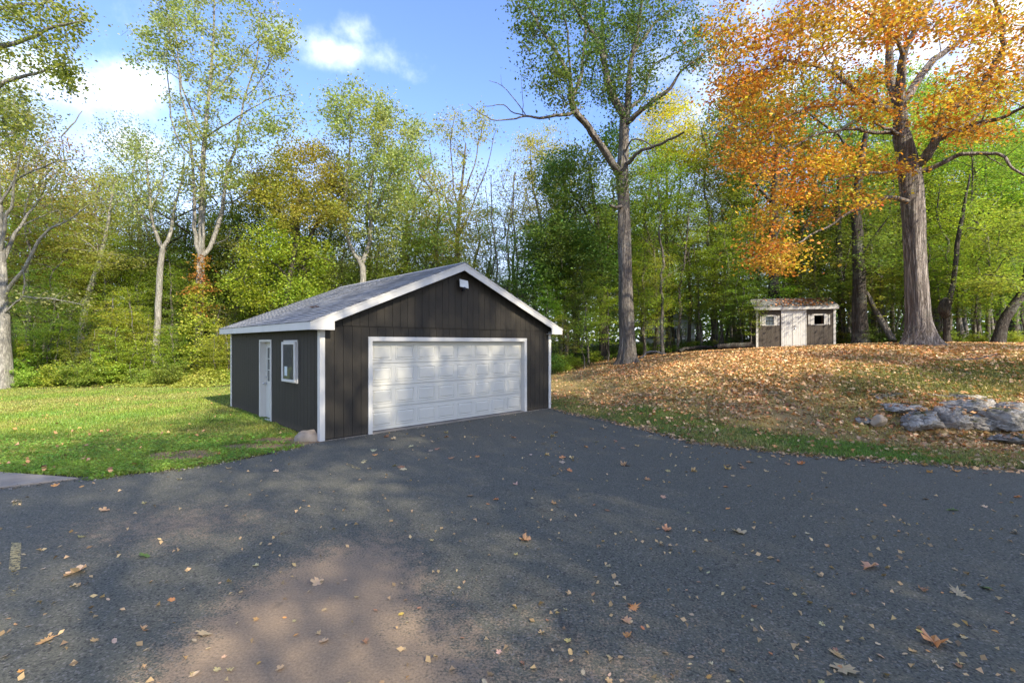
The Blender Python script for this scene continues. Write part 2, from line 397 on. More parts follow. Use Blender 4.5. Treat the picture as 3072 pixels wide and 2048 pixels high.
cpx(3072, [(8.2, .03), (9.9, .1), (11.2, .72), (12.8, 1.15), (14.3, 1.55), (17, 1.93), (20, 2.05), (26, 2.1), (45, 2.2)])
cpx(2760, [(8.4, .02), (10.4, .12), (11.1, .6), (12.4, .92), (14.2, 1.35), (15.8, 1.72), (18, 2.02), (21, 2.06), (30, 2.1), (60, 2.3)])
cpx(2400, [(9, .02), (10.35, .15), (11.5, .5), (12.6, .98), (14.2, 1.33), (16.2, 1.62), (19, 1.8), (22.4, 1.88), (26, 1.9), (40, 2.0)])
cpx(2150, [(9.6, .0), (10.9, .2), (12.5, .55), (14.2, .85), (15.9, 1.12), (18.4, 1.4), (25, 1.66), (40, 1.85)])
cpx(1885, [(11.5, .0), (13.1, .2), (16.8, .5), (20, .74), (24.5, 1.02), (34, 1.3), (55, 1.6)])
cpx(1700, [(14.4, .0), (16.9, .22), (21.7, .5), (30, .85), (50, 1.2)])
cpx(1400, [(19, .12), (25, .3), (40, .6), (70, 1.0)])
for x, y, z in [(-4, 15, .05), (-9, 15.2, .07), (-9, 9, .02), (-5.5, 8.2, .01), (-6, 12, .05), (-14, 10, .0), (-16, 16, .03), (-12, 21, .05), (-22, 21, .05), (-25, 14, 0),
                (-18, 27, .15), (-30, 30, .3), (-10, 27, .2), (-30, 45, .5), (-10, 45, .5), (-60, 40, .4), (-50, 10, 0), (0, 0, 0), (-8, 3, 0), (8, 2, 0), (20, 4, .1),
                (-20, 0, 0), (0, -15, 0), (20, -15, 0), (-20, -20, 0), (35, 12, 1.6), (40, 30, 2.2), (60, 60, 2.5), (0, 90, 1.5), (-60, 90, 1), (70, 0, 1), (-3, 18, .08), (2.4, 14.6, .03)]:
    CP.append((x, y, z))
CP = np.array(CP)
def _k(r): return np.where(r > 0, r * r * np.log(np.maximum(r, 1e-9)), 0)
_n = len(CP); _A = np.zeros((_n + 3, _n + 3))
_A[:_n, :_n] = _k(np.hypot(CP[:, 0][:, None] - CP[:, 0], CP[:, 1][:, None] - CP[:, 1])) + np.eye(_n) * .02
_A[:_n, _n] = 1; _A[:_n, _n + 1:] = CP[:, :2]; _A[_n, :_n] = 1; _A[_n + 1:, :_n] = CP[:, :2].T
_w = np.linalg.solve(_A, np.concatenate([CP[:, 2], [0, 0, 0]]))
def vnoise(x, y, s, seed=0):
    r_ = np.random.default_rng(seed); z = 0
    for k in range(6):
        a = r_.uniform(0, 6.28); f = s * r_.uniform(.6, 1.9); z = z + np.sin((x * math.cos(a) + y * math.sin(a)) * f + r_.uniform(0, 6.28))
    return z / 6
def H(x, y, soft=True):
    x = np.atleast_1d(np.asarray(x, float)); y = np.atleast_1d(np.asarray(y, float))
    xc = np.clip(x, -60, 60); yc = np.clip(y, -20, 90)
    z = np.empty(len(x))
    for i in range(0, len(x), 20000):
        sl = slice(i, i + 20000)
        z[sl] = _k(np.hypot(xc[sl][:, None] - CP[:, 0], yc[sl][:, None] - CP[:, 1])) @ _w[:_n] + _w[_n] + xc[sl] * _w[_n + 1] + yc[sl] * _w[_n + 2]
    z = np.clip(z, 0, 3.0)
    z = z + vnoise(x, y, 1.3, 3) * .035 * np.clip(z * 2 + .3, 0, 1) + vnoise(x, y, 5, 4) * .012
    s = sdist(np.c_[x, y], DRIVE)
    rough = vnoise(x, y, 9, 9) * .17 + vnoise(x, y, 2.4, 8) * .15
    k = np.clip((s + rough) / .25 + .5, 0, 1); k = k * k * (3 - 2 * k)
    z = np.maximum(z, .012) * k + (-.05) * (1 - k)
    return z
def hz_(x, y): return float(H([x], [y])[0])
def axis(a, b, fine0, fine1, step, grow=1.18):
    v = list(np.arange(fine0, fine1 + 1e-6, step)); st = step; x = fine1
    while x < b: st *= grow; x += st; v.append(min(x, b))
    st = step; x = fine0; l = []
    while x > a: st *= grow; x -= st; l.append(max(x, a))
    return np.array(l[::-1] + v)
gx = axis(-900, 900, -13, 20, .14); gy = axis(-300, 1500, 5.5, 26, .14)
GX, GY = np.meshgrid(gx, gy); P = np.c_[GX.ravel(), GY.ravel()]
GZ = H(P[:, 0], P[:, 1])
# a bank with broken rock steps on the right: sharpen the slope there
def inpoly_soft(P, poly, w): return np.clip(.5 - sdist(P, np.array(poly)) / w, 0, 1)
x_, y_ = P.T
lawn = inpoly_soft(P, [(-60, 2), (-4, 9.4), (-4, 12), (0, 17), (1.5, 19.5), (-6, 21.5), (-14, 21.6), (-24, 20.5), (-60, 19)], .8)
strip = np.clip(1.25 - np.abs(sdist(P, DRIVE) - .85) / 1.1, 0, 1) * (x_ > 1) * (y_ > 4)
fedge = lambda x: 29.0 - np.clip(x - 2, 0, 30) * .12
hill = ((x_ > 1.0) & (y_ > 5) & (y_ < fedge(x_))).astype(float) * np.clip((sdist(P, DRIVE) - .2) / 1.2, 0, 1)
hill = np.maximum(hill, .55 * ((x_ > -30) & (y_ > 21) & (y_ < 60)) * 0)
mossm = inpoly_soft(P, [(8.2, 11.9), (10.2, 11.2), (13, 11.1), (20, 10.5), (24, 14), (13.6, 14.4), (9.5, 13.8)], .9)
dirt = np.zeros(len(P))
def pxy(vx, vy, z=0):
    d = FOC * (CAMH - z) / (vy * 1.30612 - CY); return np.array([(vx * 1.30612 - 1536) / FOC * d, d])
for vx, vy, rx, ry, amp in [(420, 1047, .85, .6, 1.7), (588, 1027, .9, .42, 1.5), (640, 1012, .7, .4, 1.4), (700, 1018, .4, .4, 1.4), (1640, 1020, .9, .22, .9), (1480, 985, .5, .25, .8), (2000, 1062, 1.5, .12, .8)]:
    c = pxy(vx, vy); q = np.hypot((x_ - c[0]) / rx, (y_ - c[1]) / ry); dirt = np.maximum(dirt, amp * np.clip(1.35 - q, 0, 1))
sd_ = sdist(P, DRIVE); dirt = np.maximum(dirt, np.clip(.85 - np.abs(sd_ - .02) / .22, 0, 1) * np.where(x_ > 0, .95, .6))
rockdirt = inpoly_soft(P, [(9, 10.2), (12, 9.7), (16, 9.4), (16, 10.6), (9.4, 11.2)], .8); dirt = np.maximum(dirt, rockdirt * .55)
mask = np.c_[np.clip(lawn + strip, 0, 1), np.clip(hill - strip * .75 - mossm * .4, 0, 1), mossm, np.ones(len(P))]
mask2 = np.c_[dirt, np.zeros(len(P)), np.zeros(len(P)), np.ones(len(P))]
nx, ny = len(gx), len(gy); I = np.arange(nx * ny).reshape(ny, nx)
F = np.stack([I[:-1, :-1].ravel(), I[:-1, 1:].ravel(), I[1:, 1:].ravel(), I[1:, :-1].ravel()], 1)
me = npmesh('ground', np.c_[P, GZ], F, True, {'mask': ('POINT', mask), 'mask2': ('POINT', mask2)})
tag(objm('ground', me, M['ground']), kind='structure')
def dens_poly(poly, step=.35, jit=.03):
    o = []
    for a, b in zip(poly, np.roll(poly, -1, 0)):
        n = max(1, int(np.hypot(*(b - a)) / step))
        for i in range(n): o.append(a + (b - a) * i / n)
    return np.array(o)
dp = dens_poly(DRIVE, .5)
big = []
c0 = DRIVE.mean(0)
for a in DRIVE:                       # the sheet reaches a little under the grass edge
    big.append(a)
drv = MB(); poly = [(float(a), float(b)) for a, b in DRIVE]
# widen outwards 0.25 m except along the garage
def offset(poly, w):
    P_ = np.array(poly); n = len(P_); o = []
    for i in range(n):
        p, q, r_ = P_[i - 1], P_[i], P_[(i + 1) % n]
        t = (q - p) / np.linalg.norm(q - p) + (r_ - q) / np.linalg.norm(r_ - q); t /= np.linalg.norm(t)
        o.append(q + np.array([-t[1], t[0]]) * w)
    return o
area = 0.5 * sum(poly[i - 1][0] * poly[i][1] - poly[i][0] * poly[i - 1][1] for i in range(len(poly)))
off = offset(poly, .3 if area < 0 else -.3)
me = bpy.data.meshes.new('driveway'); me.from_pydata([(p[0], p[1], 0.0) for p in off], [], [tuple(range(len(off)))]); me.update()
if me.polygons[0].normal.z < 0: me.flip_normals()
tag(objm('driveway', me, M['asphalt']), kind='structure')
slab = MB().poly([(-6.62, 7.16), (-8.23, 7.50), (-11, 8.0), (-16, 8.6), (-16, 2.2), (-12, 3.95), (-7.33, 6.68)], 'z', -.1, .028)
tag(slab.build('concrete_pad', M['concrete'], bevel=.01), kind='structure')

def paint(name, quad, z=.004, wear=0):
    m = M.get('paint%g' % wear)
    if m is None:
        m, nt, b, o = new_mat('worn_yellow_paint'); p = geo_pos(nt)
        f = noise(nt, p, 26, 7, .75); g = noise(nt, p, 3.5, 2)
        k = math_(nt, 'ADD', f, math_(nt, 'MULTIPLY', g, .35))
        a = ramp(nt, k, [(.66 - wear, (1, 1, 1)), (.76 - wear, (0, 0, 0))])
        nt.links.new(ramp(nt, f, [(.3, (.48, .36, .13)), (.7, (.4, .31, .16))]), b.inputs['Base Color'])
        nt.links.new(a, b.inputs['Alpha']); b.inputs['Roughness'].default_value = .8; M['paint%g' % wear] = m
    me = bpy.data.meshes.new(name); me.from_pydata([(q[0], q[1], z) for q in quad], [], [(0, 1, 2, 3)]); me.update()
    return tag(objm(name, me, m), kind='structure')
paint('paint_mark', [pxy(20, 1308), pxy(46, 1308), pxy(49, 1246), pxy(26, 1246)])
paint('paint_mark', [pxy(12, 1380), pxy(38, 1380), pxy(46, 1309), pxy(20, 1309)], wear=.16)
paint('paint_mark', [pxy(28, 1162), pxy(50, 1162), pxy(50, 1145), pxy(30, 1145)], wear=.1)
paint('paint_mark', [pxy(822, 1079), pxy(830, 1077), pxy(798, 1062), pxy(788, 1063)], wear=.08)

# ------------------------------------------------------------------ garage
YAW = .769; GX0, GY0 = -4.031, 9.85; GW, GD = 7.306, 7.10
OE, OG, OG2 = .291, .25, .12; ZT, ZB, ZR = 2.53, 2.354, 4.17
SL = (ZR - ZT) / (GW / 2 + OE)
def roofz(u): return ZT + SL * (min(u, GW - u) + OE)
G = empty('garage', (GX0, GY0, 0), YAW)
tag(G, 'dark brown two car garage with white trim and white roll up door beside the driveway', 'garage')
D0, D1, DZ = 1.074, 6.212, 2.223          # outer trim of the big door
BS = .2032
fw = MB()
fw.box(.02, D0 + .05, .016, .1, .02, 2.5).box(D1 - .05, GW - .02, .016, .1, .02, 2.5).box(D0 + .05, D1 - .05, .016, .1, DZ - .05, 2.5)
front = fw.build('front_wall', M['backing'], G)
x = .095
while x < GW - .1:
    a, b = x + .004, min(x + BS, GW - .095) - .004; mb = MB()
    if b <= D0 + .03 or a >= D1 - .03: mb.box(a, b, 0, .015, .045, 2.46)
    else:
        if a < D0 + .03: mb.box(a, D0 + .03, 0, .015, .045, DZ - .03)
        if b > D1 - .03: mb.box(D1 - .03, b, 0, .015, .045, DZ - .03)
        mb.box(a, b, 0, .015, DZ - .0305, 2.46)
    mb.build('siding_board', M['siding'], front)
    x += BS
gz0 = 2.452
gb = MB().poly([(-.0, gz0), (GW, gz0), (GW, roofz(GW) - .07), (GW / 2, ZR - .07), (0, roofz(0) - .07)], 'y', .002, .08)
gable = gb.build('gable_wall', M['backing'], G)
x = .06
while x < GW - .03:
    a, b = x + .004, min(x + BS, GW - .02) - .004
    pts = [(a, gz0 + .004), (b, gz0 + .004), (b, roofz(b) - .062)]
    if a < GW / 2 < b: pts.append((GW / 2, ZR - .062))
    pts.append((a, roofz(a) - .062))
    MB().poly(pts, 'y', -.018, .0).build('siding_board', M['siding'], gable)
    x += BS
MB().poly([(0, gz0), (GW, gz0), (GW, roofz(GW) - .07), (GW / 2, ZR - .07), (0, roofz(0) - .07)], 'y', GD - .08, GD).build('gable_wall', M['siding'], G)
def pieces(segs):
    segs = [q for q in segs if q[1] - q[0] > .004]; out_ = []
    for q in segs:
        hit = [g for g in out_ if any((abs(p[1] - q[0]) < 1e-6 or abs(p[0] - q[1]) < 1e-6) and min(p[3], q[3]) > max(p[2], q[2]) or (abs(p[3] - q[2]) < 1e-6 or abs(p[2] - q[3]) < 1e-6) and min(p[1], q[1]) > max(p[0], q[0]) for p in g)]
        new = [q] + [p for g in hit for p in g]; out_ = [g for g in out_ if g not in hit] + [new]
    return out_
# side wall with man door and casement window
SD0, SD1, SDZ = 3.125, 4.12, 2.17; WN0, WN1, WZ0, WZ1 = 1.27, 2.17, 1.15, 2.147
sw = MB(); s0, s1, w0, w1 = SD0 + .04, SD1 - .04, WN0 + .03, WN1 - .03
for (a, b, z0, z1) in [(.02, w0, .02, 2.5), (w0, w1, .02, WZ0 + .05), (w0, w1, WZ1 - .05, 2.5), (w1, s0, .02, 2.5), (s0, s1, SDZ - .06, 2.5), (s1, GD - .02, .02, 2.5)]:
    sw.box(.016, .1, a, b, z0, z1)
side = sw.build('side_wall', M['backing'], G)
y = .11
while y < GD - .05:
    a, b = y + .004, min(y + BS, GD - .09) - .004; mb = MB(); segs = [(a, b, .05, 2.5)]
    for (q0, q1, zz0, zz1) in [(SD0 + .02, SD1 - .02, .0, SDZ - .02), (WN0 + .02, WN1 - .02, WZ0 + .02, WZ1 - .02)]:
        ns = []
        for (p0, p1, zl, zh) in segs:
            if p1 <= q0 or p0 >= q1: ns.append((p0, p1, zl, zh)); continue
            if p0 < q0: ns.append((p0, q0, zl, zh))
            if p1 > q1: ns.append((q1, p1, zl, zh))
            m0, m1 = max(p0, q0), min(p1, q1)
            if zz0 > zl + .01: ns.append((m0, m1, zl, zz0))
            ns.append((m0, m1, zz1, zh))
        segs = ns
    for grp in pieces(segs):
        mb = MB()
        for (p0, p1, zl, zh) in grp: mb.box(0, .015, p0, p1, zl, zh)
        mb.build('siding_board', M['siding'], side)
    y += BS
MB().box(GW - .1, GW, .02, GD - .02, .02, 2.5).build('side_wall', M['siding'], G)
MB().box(.02, GW - .02, GD - .1, GD - .003, .02, 2.47).build('rear_wall', M['siding'], G)
MB().box(-.0, GW, -.0 + .02, GD, -.1, .018).build('foundation', M['concrete'], G)
# corner boards
for (bx, lab) in [((-.02, .09, -.02, -.001), 0), ((-.02, -.001, -.001, .11), 0), ((GW - .09, GW + .02, -.02, -.001), 0), ((GW + .001, GW + .02, -.001, .1), 0), ((-.02, -.001, GD - .1, GD + .02), 0), ((-.001, .1, GD + .001, GD + .02), 0)]:
    MB().box(*bx, .01, 2.44 if bx[3] < .2 and bx[2] < 0 and bx[0] > -.1 and (bx[1] - bx[0]) > .1 else 2.4).build('corner_board', M['trim'], G, .003)
# roof deck, soffits, fascia
rf = MB(); C = GW / 2
rf.poly([(-OE + .02, ZT - .06), (C, ZR - .06), (GW + OE - .02, ZT - .06), (GW + OE - .02, ZT - .015), (C, ZR - .012), (-OE + .02, ZT - .015)], 'y', -OG + .03, GD + OG2 - .03)
roof = rf.build('roof', M['soffit'], G)
def rake(y0, y1, name='rake_board'):
    for sgn in (0, 1):
        f_ = (lambda u: u) if sgn == 0 else (lambda u: GW - u)
        hb = .19
        # sloping board ending in a boxed return at the eave
        pts = [(-OE - .01, ZB), (.20, ZB), (.20, roofz(.20) - hb - .01), (C, ZR - hb - .01), (C, ZR - .012), (-OE - .01, roofz(-OE - .01) - .012)]
        MB().poly([(f_(u), z) for u, z in pts], 'y', y0, y1).build(name, M['trim'], G, .002)
        pts = [(-OE - .018, roofz(-OE - .018) - .045), (C, ZR - .045), (C, ZR - .006), (-OE - .018, roofz(-OE - .018) - .006)]
        MB().poly([(f_(u), z) for u, z in pts], 'y', y0 - .012 if y0 < 1 else y1 + .001, y0 - .001 if y0 < 1 else y1 + .012).build('drip_edge', M['trim'], G)
rake(-OG, -OG + .025); rake(GD + OG2 - .025, GD + OG2)
for sgn in (0, 1):
    xx = (-OE - .012, -OE + .014) if sgn == 0 else (GW + OE - .014, GW + OE + .012)
    MB().box(*xx, -OG + .0255, GD + OG2 - .0255, ZB, ZT - .016).build('fascia_board', M['trim'], G, .002)
    xs = (-OE + .0145, -.001) if sgn == 0 else (GW + .001, GW + OE - .0145)
    MB().box(*xs, -OG + .0255, GD + OG2 - .0255, ZB + .03, ZB + .04).build('soffit', M['soffit'], G)
    xr = (-OE + .0145, .199) if sgn == 0 else (GW - .199, GW + OE - .0145)
    MB().box(*xr, -OG + .0255, -.019, ZB + .002, ZB + .012).build('soffit', M['trim'], G)
# shingles: 300 nearest ones single, the rest joined
ang = math.atan(SL); ca, sa = math.cos(ang), math.sin(ang); LS = (C + OE) / ca
EX, TW = .15, .33
def shingle_geo(w, sgn=1):
    # local coordinates: x down->up slope in garage frame
    ln = .175; pts = [(0, 0.0), (ln, 0.002), (ln, .006), (0, .024)]
    v = []
    for yy in (.003, w - .003):
        for s_, h_ in pts: v.append((sgn * (s_ * ca - h_ * sa), yy, s_ * sa + h_ * ca))
    f = [(0, 1, 2, 3), (4, 7, 6, 5), (0, 4, 5, 1), (3, 2, 6, 7), (0, 3, 7, 4), (1, 5, 6, 2)]
    return v, f
sv, sf = shingle_geo(TW); me_sh = bpy.data.meshes.new('shingle'); me_sh.from_pydata(sv, [], sf); me_sh.update(); me_sh.materials.append(M['shingle'])
slots = []
for side_ in (0, 1):
    for i in range(int(LS / EX) + 1):
        s_ = i * EX - .02
        if s_ > LS - .1: continue
        y = -OG - .02 - (0 if i % 2 else TW / 2) + (i * .07) % .1
        while y < GD + OG2:
            slots.append((side_, s_, y)); y += TW
def slot_pos(sl):
    side_, s_, y = sl; u = -OE + s_ * ca
    return np.array([u if side_ == 0 else GW - u, y, ZT + s_ * sa - .008])
y_lo, y_hi = -OG - .025, GD + OG2 + .02
full = [s for s in slots if s[0] == 0 and s[2] > y_lo and s[2] + TW < y_hi]
cw = lambda s: (lambda p: math.hypot(GX0 + p[0] * math.cos(YAW) - p[1] * math.sin(YAW), GY0 + p[0] * math.sin(YAW) + p[1] * math.cos(YAW)))(slot_pos(s))
full.sort(key=cw); near = set(full[:300]); jv, jf, jr = [], [], []
for s in slots:
    p = slot_pos(s)
    if s in near:
        objm('shingle', me_sh, None, roof, tuple(p)); continue
    a = max(s[2], y_lo); b = min(s[2] + TW, y_hi)
    if b - a < .03: continue
    v_, f_ = shingle_geo(b - a, 1 if s[0] == 0 else -1); i0 = len(jv)
    jv += [(q[0] + p[0], q[1] + a, q[2] + p[2]) for q in v_]; jf += [tuple(i0 + k for k in q) for q in f_]; jr += [random.random()] * len(f_)
me = npmesh('shingles', jv, jf, False, {'rnd': ('FACE', np.array(jr))}); tag(objm('shingles', me, M['shingle'], roof), kind='stuff')
MB().poly([(C - .15, ZR - .15 * SL + .006), (C, ZR + .006), (C + .15, ZR - .15 * SL + .006), (C + .15, ZR - .15 * SL + .022), (C, ZR + .024), (C - .15, ZR - .15 * SL + .022)], 'y', -OG - .02, GD + OG2 + .02).build('ridge_cap', M['shingle'], roof)
# overhead door
fr = MB()
T = .1
fr.box(D0, D0 + T, -.028, .0, .01, DZ).box(D1 - T, D1, -.028, .0, .01, DZ).box(D0 + T, D1 - T, -.0275, .0, DZ - T, DZ)
fr.box(D0 + T - .02, D0 + T + .0, -.0005, .16, .01, DZ - T).box(D1 - T, D1 - T + .02, -.0005, .16, .01, DZ - T).box(D0 + T, D1 - T, .0005, .16, DZ - T, DZ - T + .02)
fr.build('door_frame', M['trim'], G, .002)
MB().box(D0 + T, D1 - T, -.03, .14, .005, .035).build('threshold', M['concrete'], G)
dx0, dx1, dz0, dz1 = D0 + T + .004, D1 - T - .004, .05, DZ - T - .004
gd = MB().box(dx0, dx1, .16, .165, dz0, dz1).build('garage_door', M['door_white'], G)
hs = (dz1 - dz0) / 4
def ringpanel(w, h, rings):
    v, f = [], []
    for ins, dep in rings: v += [(ins, dep, ins), (w - ins, dep, ins), (w - ins, dep, h - ins), (ins, dep, h - ins)]
    for k in range(len(rings) - 1):
        for i in range(4):
            j = (i + 1) % 4; f.append((4 * k + i, 4 * k + j, 4 * k + 4 + j, 4 * k + 4 + i))
    k = 4 * (len(rings) - 1); f.append((k, k + 1, k + 2, k + 3)); return v, f
pw = (dx1 - dx0) / 8
v_, f_ = ringpanel(pw - .10, hs - .17, [(0, .001), (.008, -.010), (.016, -.010), (.026, .000), (.04, .0), (.06, -.012)])
me_p = bpy.data.meshes.new('raised_panel'); me_p.from_pydata(v_, [], f_); me_p.update(); me_p.materials.append(M['door_white'])
for i in range(4):
    mb = MB().box(dx0, dx1, .125, .159, dz0 + i * hs + (.005 if i else 0), dz0 + (i + 1) * hs - .005)
    mb.build('door_section', M['door_white'], gd, .003)
    for j in range(8): objm('raised_panel', me_p, None, gd, (dx0 + j * pw + .05, .1245, dz0 + i * hs + .085))
MB().box(dx0, dx1, .13, .15, .036, .052).build('bottom_seal', M['black'], gd)
# side door, deep white jamb
MB().box(-.025, -.0005, SD0, SD0 + .06, .03, SDZ).box(-.025, -.0005, SD1 - .06, SD1, .03, SDZ).box(-.0245, -.0005, SD0 + .06, SD1 - .06, SDZ - .06, SDZ)\
    .box(0, .15, SD0 + .045, SD0 + .06, .03, SDZ - .045).box(0, .15, SD1 - .06, SD1 - .045, .03, SDZ - .045).box(0, .15, SD0 + .06, SD1 - .06, SDZ - .06, SDZ - .045)\
    .box(-.03, .15, SD0 + .06, SD1 - .06, .02, .06).build('door_jamb', M['trim'], G, .002)
a, b = SD0 + .062, SD1 - .062; zt_ = SDZ - .064
lo, hi, gz, gz1 = a + .16, b - .16, 1.05, zt_ - .15
sdm = MB().box(.13, .165, a, b, .065, gz).box(.13, .165, a, b, gz1, zt_).box(.13, .165, a, lo, gz, gz1).box(.13, .165, hi, b, gz, gz1)
sdo = sdm.build('side_door', M['door_white'], G)
MB().box(.14, .15, lo, hi, gz, gz1).build('pane', M['glass'], sdo)
mu = MB()
for k in (1, 2): mu.box(.122, .139, lo, hi, gz + (gz1 - gz) * k / 3 - .01, gz + (gz1 - gz) * k / 3 + .01)
for k in (1, 2): mu.box(.1225, .1395, lo + (hi - lo) * k / 3 - .01, lo + (hi - lo) * k / 3 + .01, gz, gz1)
mu.box(.118, .129, lo - .03, lo, gz - .03, gz1 + .03).box(.118, .129, hi, hi + .03, gz - .03, gz1 + .03).box(.118, .1292, lo, hi, gz - .03, gz).box(.118, .1292, lo, hi, gz1, gz1 + .03)
mu.build('glazing_bars', M['door_white'], sdo)
for (p0, p1) in ((lo - .02, (lo + hi) / 2 - .04), ((lo + hi) / 2 + .04, hi + .02)):
    MB().box(.121, .1295, p0, p1, .22, .88).box(.115, .1208, p0 + .05, p1 - .05, .27, .83).build('door_panel', M['door_white'], sdo, .004)
ky = b - .07
MB().cyl((.13, ky, .98), (.07, ky, .98), .012).sphere((.06, ky, .98), .03).cyl((.13, ky, .98), (.12, ky, .98), .034).build('door_knob', M['metal'], sdo)
MB().cyl((.13, ky, 1.15), (.10, ky, 1.15), .028).build('deadbolt', M['metal'], sdo)
# casement window, sash swung out
wi = MB().box(-.03, -.0005, WN0, WN0 + .05, WZ0, WZ1).box(-.03, -.0005, WN1 - .05, WN1, WZ0, WZ1).box(-.0295, -.0005, WN0 + .05, WN1 - .05, WZ1 - .05, WZ1).box(-.045, -.0005, WN0 + .05, WN1 - .05, WZ0, WZ0 + .05)\
    .box(0, .12, WN0 + .035, WN0 + .05, WZ0 + .035, WZ1 - .035).box(0, .12, WN1 - .05, WN1 - .035, WZ0 + .035, WZ1 - .035).box(0, .12, WN0 + .05, WN1 - .05, WZ0 + .035, WZ0 + .05).box(0, .12, WN0 + .05, WN1 - .05, WZ1 - .05, WZ1 - .035)
win = wi.build('window_frame', M['trim'], G, .002)
MB().box(.105, .115, WN0 + .05, WN1 - .05, WZ0 + .05, WZ1 - .05).build('insect_screen', M['backing'], win)
SWW = .70; sh = WZ1 - WZ0 - .06; t = .06
sa_o = MB().box(-.04, 0, 0, t, 0, sh).box(-.04, 0, SWW - t, SWW, 0, sh).box(-.0395, -.0005, t, SWW - t, 0, t).box(-.0395, -.0005, t, SWW - t, sh - t, sh)
sash = sa_o.build('window_sash', M['trim'], win, .006, loc=(-.034, WN0 + .03, WZ0 + .02), rot=(0, 0, R(5)))
# sub-parts of the window hang from the same frame so that nothing is a fourth level
MB().box(-.024, -.018, t, SWW - t, t, sh - t).build('pane', M['glass'], win, loc=(-.034, WN0 + .03, WZ0 + .02), rot=(0, 0, R(5)))
MB().box(-.0255, -.0245, .42, .56, .14, .36).build('paper_sticker', M['paper'], win, loc=(-.034, WN0 + .03, WZ0 + .02), rot=(0, 0, R(5)))
# flood light on the gable
FL = MB().poly([(-.13, -.10), (.13, -.10), (.13, .13), (-.13, .13)], 'y', -.012, .012)
fl = FL.build('flood_light', M['grey_light'], G, .004, loc=(3.70, -.16, 3.62), rot=(R(-22), R(8), R(-8)))
MB().box(-.138, .138, .012, .03, -.108, .138).build('lamp_housing', M['black'], fl, .003)
MB().sphere((.0, .0, -.13), .045).cyl((0, .0, -.11), (0, .12, -.12), .03).build('sensor_head', M['black'], fl)

# dry twig bunch on the roof slope
tw = MB()
for k in range(26):
    a_ = random.uniform(-.35, .35); px_ = random.uniform(-.22, .22); py_ = random.uniform(-.05, .05)
    dx_ = Vector((math.cos(a_), math.sin(a_) * .6, random.uniform(-.1, .45))) * random.uniform(.06, .14)
    tw.cyl((px_, py_, .02), (px_ + dx_.x, py_ + dx_.y, .02 + abs(dx_.z)), .006, 5)
pt = np.array([.75, 2.25]); wx = GX0 + pt[0] * math.cos(YAW) - pt[1] * math.sin(YAW); wy = GY0 + pt[0] * math.sin(YAW) + pt[1] * math.cos(YAW)
tag(tw.build('dead_twigs', M['twig'], loc=(wx, wy, roofz(pt[0]) + .02), rot=(0, 0, YAW + R(90))), 'small heap of dead brown twigs lying on the grey garage roof', 'twigs')

# ------------------------------------------------------------------ rocks
def rock_mat():
    m, nt, b, o = new_mat('grey_ledge_rock'); p = geo_pos(nt); f = noise(nt, p, 9, 8, .7); g = noise(nt, p, 1.6, 5)
    d = N(nt, 'ShaderNodeVectorMath', operation='ADD'); nn = N(nt, 'ShaderNodeTexNoise'); nn.inputs['Scale'].default_value = 2.5; nn.inputs['Detail'].default_value = 5
    nt.links.new(p, nn.inputs['Vector']); sc = N(nt, 'ShaderNodeVectorMath', operation='SCALE'); sc.inputs['Scale'].default_value = 1.3
    nt.links.new(nn.outputs['Color'], sc.inputs[0]); nt.links.new(sc.outputs[0], d.inputs[0]); nt.links.new(geo_pos(nt, (.7, .7, 2.6)), d.inputs[1])
    v = N(nt, 'ShaderNodeTexVoronoi', feature='DISTANCE_TO_EDGE'); v.inputs['Scale'].default_value = 4.2; nt.links.new(d.outputs[0], v.inputs['Vector'])
    e = N(nt, 'ShaderNodeMapRange'); e.inputs['From Max'].default_value = .03; e.inputs['To Min'].default_value = .35; nt.links.new(v.outputs['Distance'], e.inputs['Value'])
    col = ramp(nt, f, [(.25, (.16, .14, .12)), (.46, (.36, .325, .275)), (.7, (.60, .55, .47))])
    col = mixc(nt, ramp(nt, g, [(.45, (0, 0, 0)), (.65, (.55, .55, .55))]), col, (.28, .23, .18))
    col = mixc(nt, e.outputs[0], (.08, .07, .06), col)
    ge = N(nt, 'ShaderNodeNewGeometry'); sp = N(nt, 'ShaderNodeSeparateXYZ'); nt.links.new(ge.outputs['Normal'], sp.inputs[0])
    ms = math_(nt, 'MULTIPLY', ramp(nt, sp.outputs[2], [(.55, (0, 0, 0)), (.9, (1, 1, 1))]), ramp(nt, noise(nt, p, 2.2, 5), [(.48, (0, 0, 0)), (.58, (1, 1, 1))]))
    col = mixc(nt, ms, col, (.08, .08, .025))
    nt.links.new(col, b.inputs['Base Color']); b.inputs['Roughness'].default_value = .9; b.inputs['Specular IOR Level'].default_value = .25
    bump(nt, b, math_(nt, 'ADD', e.outputs[0], math_(nt, 'MULTIPLY', f, 1.5)), 1, .03); return m
M['rock'] = rock_mat()
M['boulder'] = simple('tan_boulder', (.34, .265, .185), .9, .3, 5, .012, kind='World')
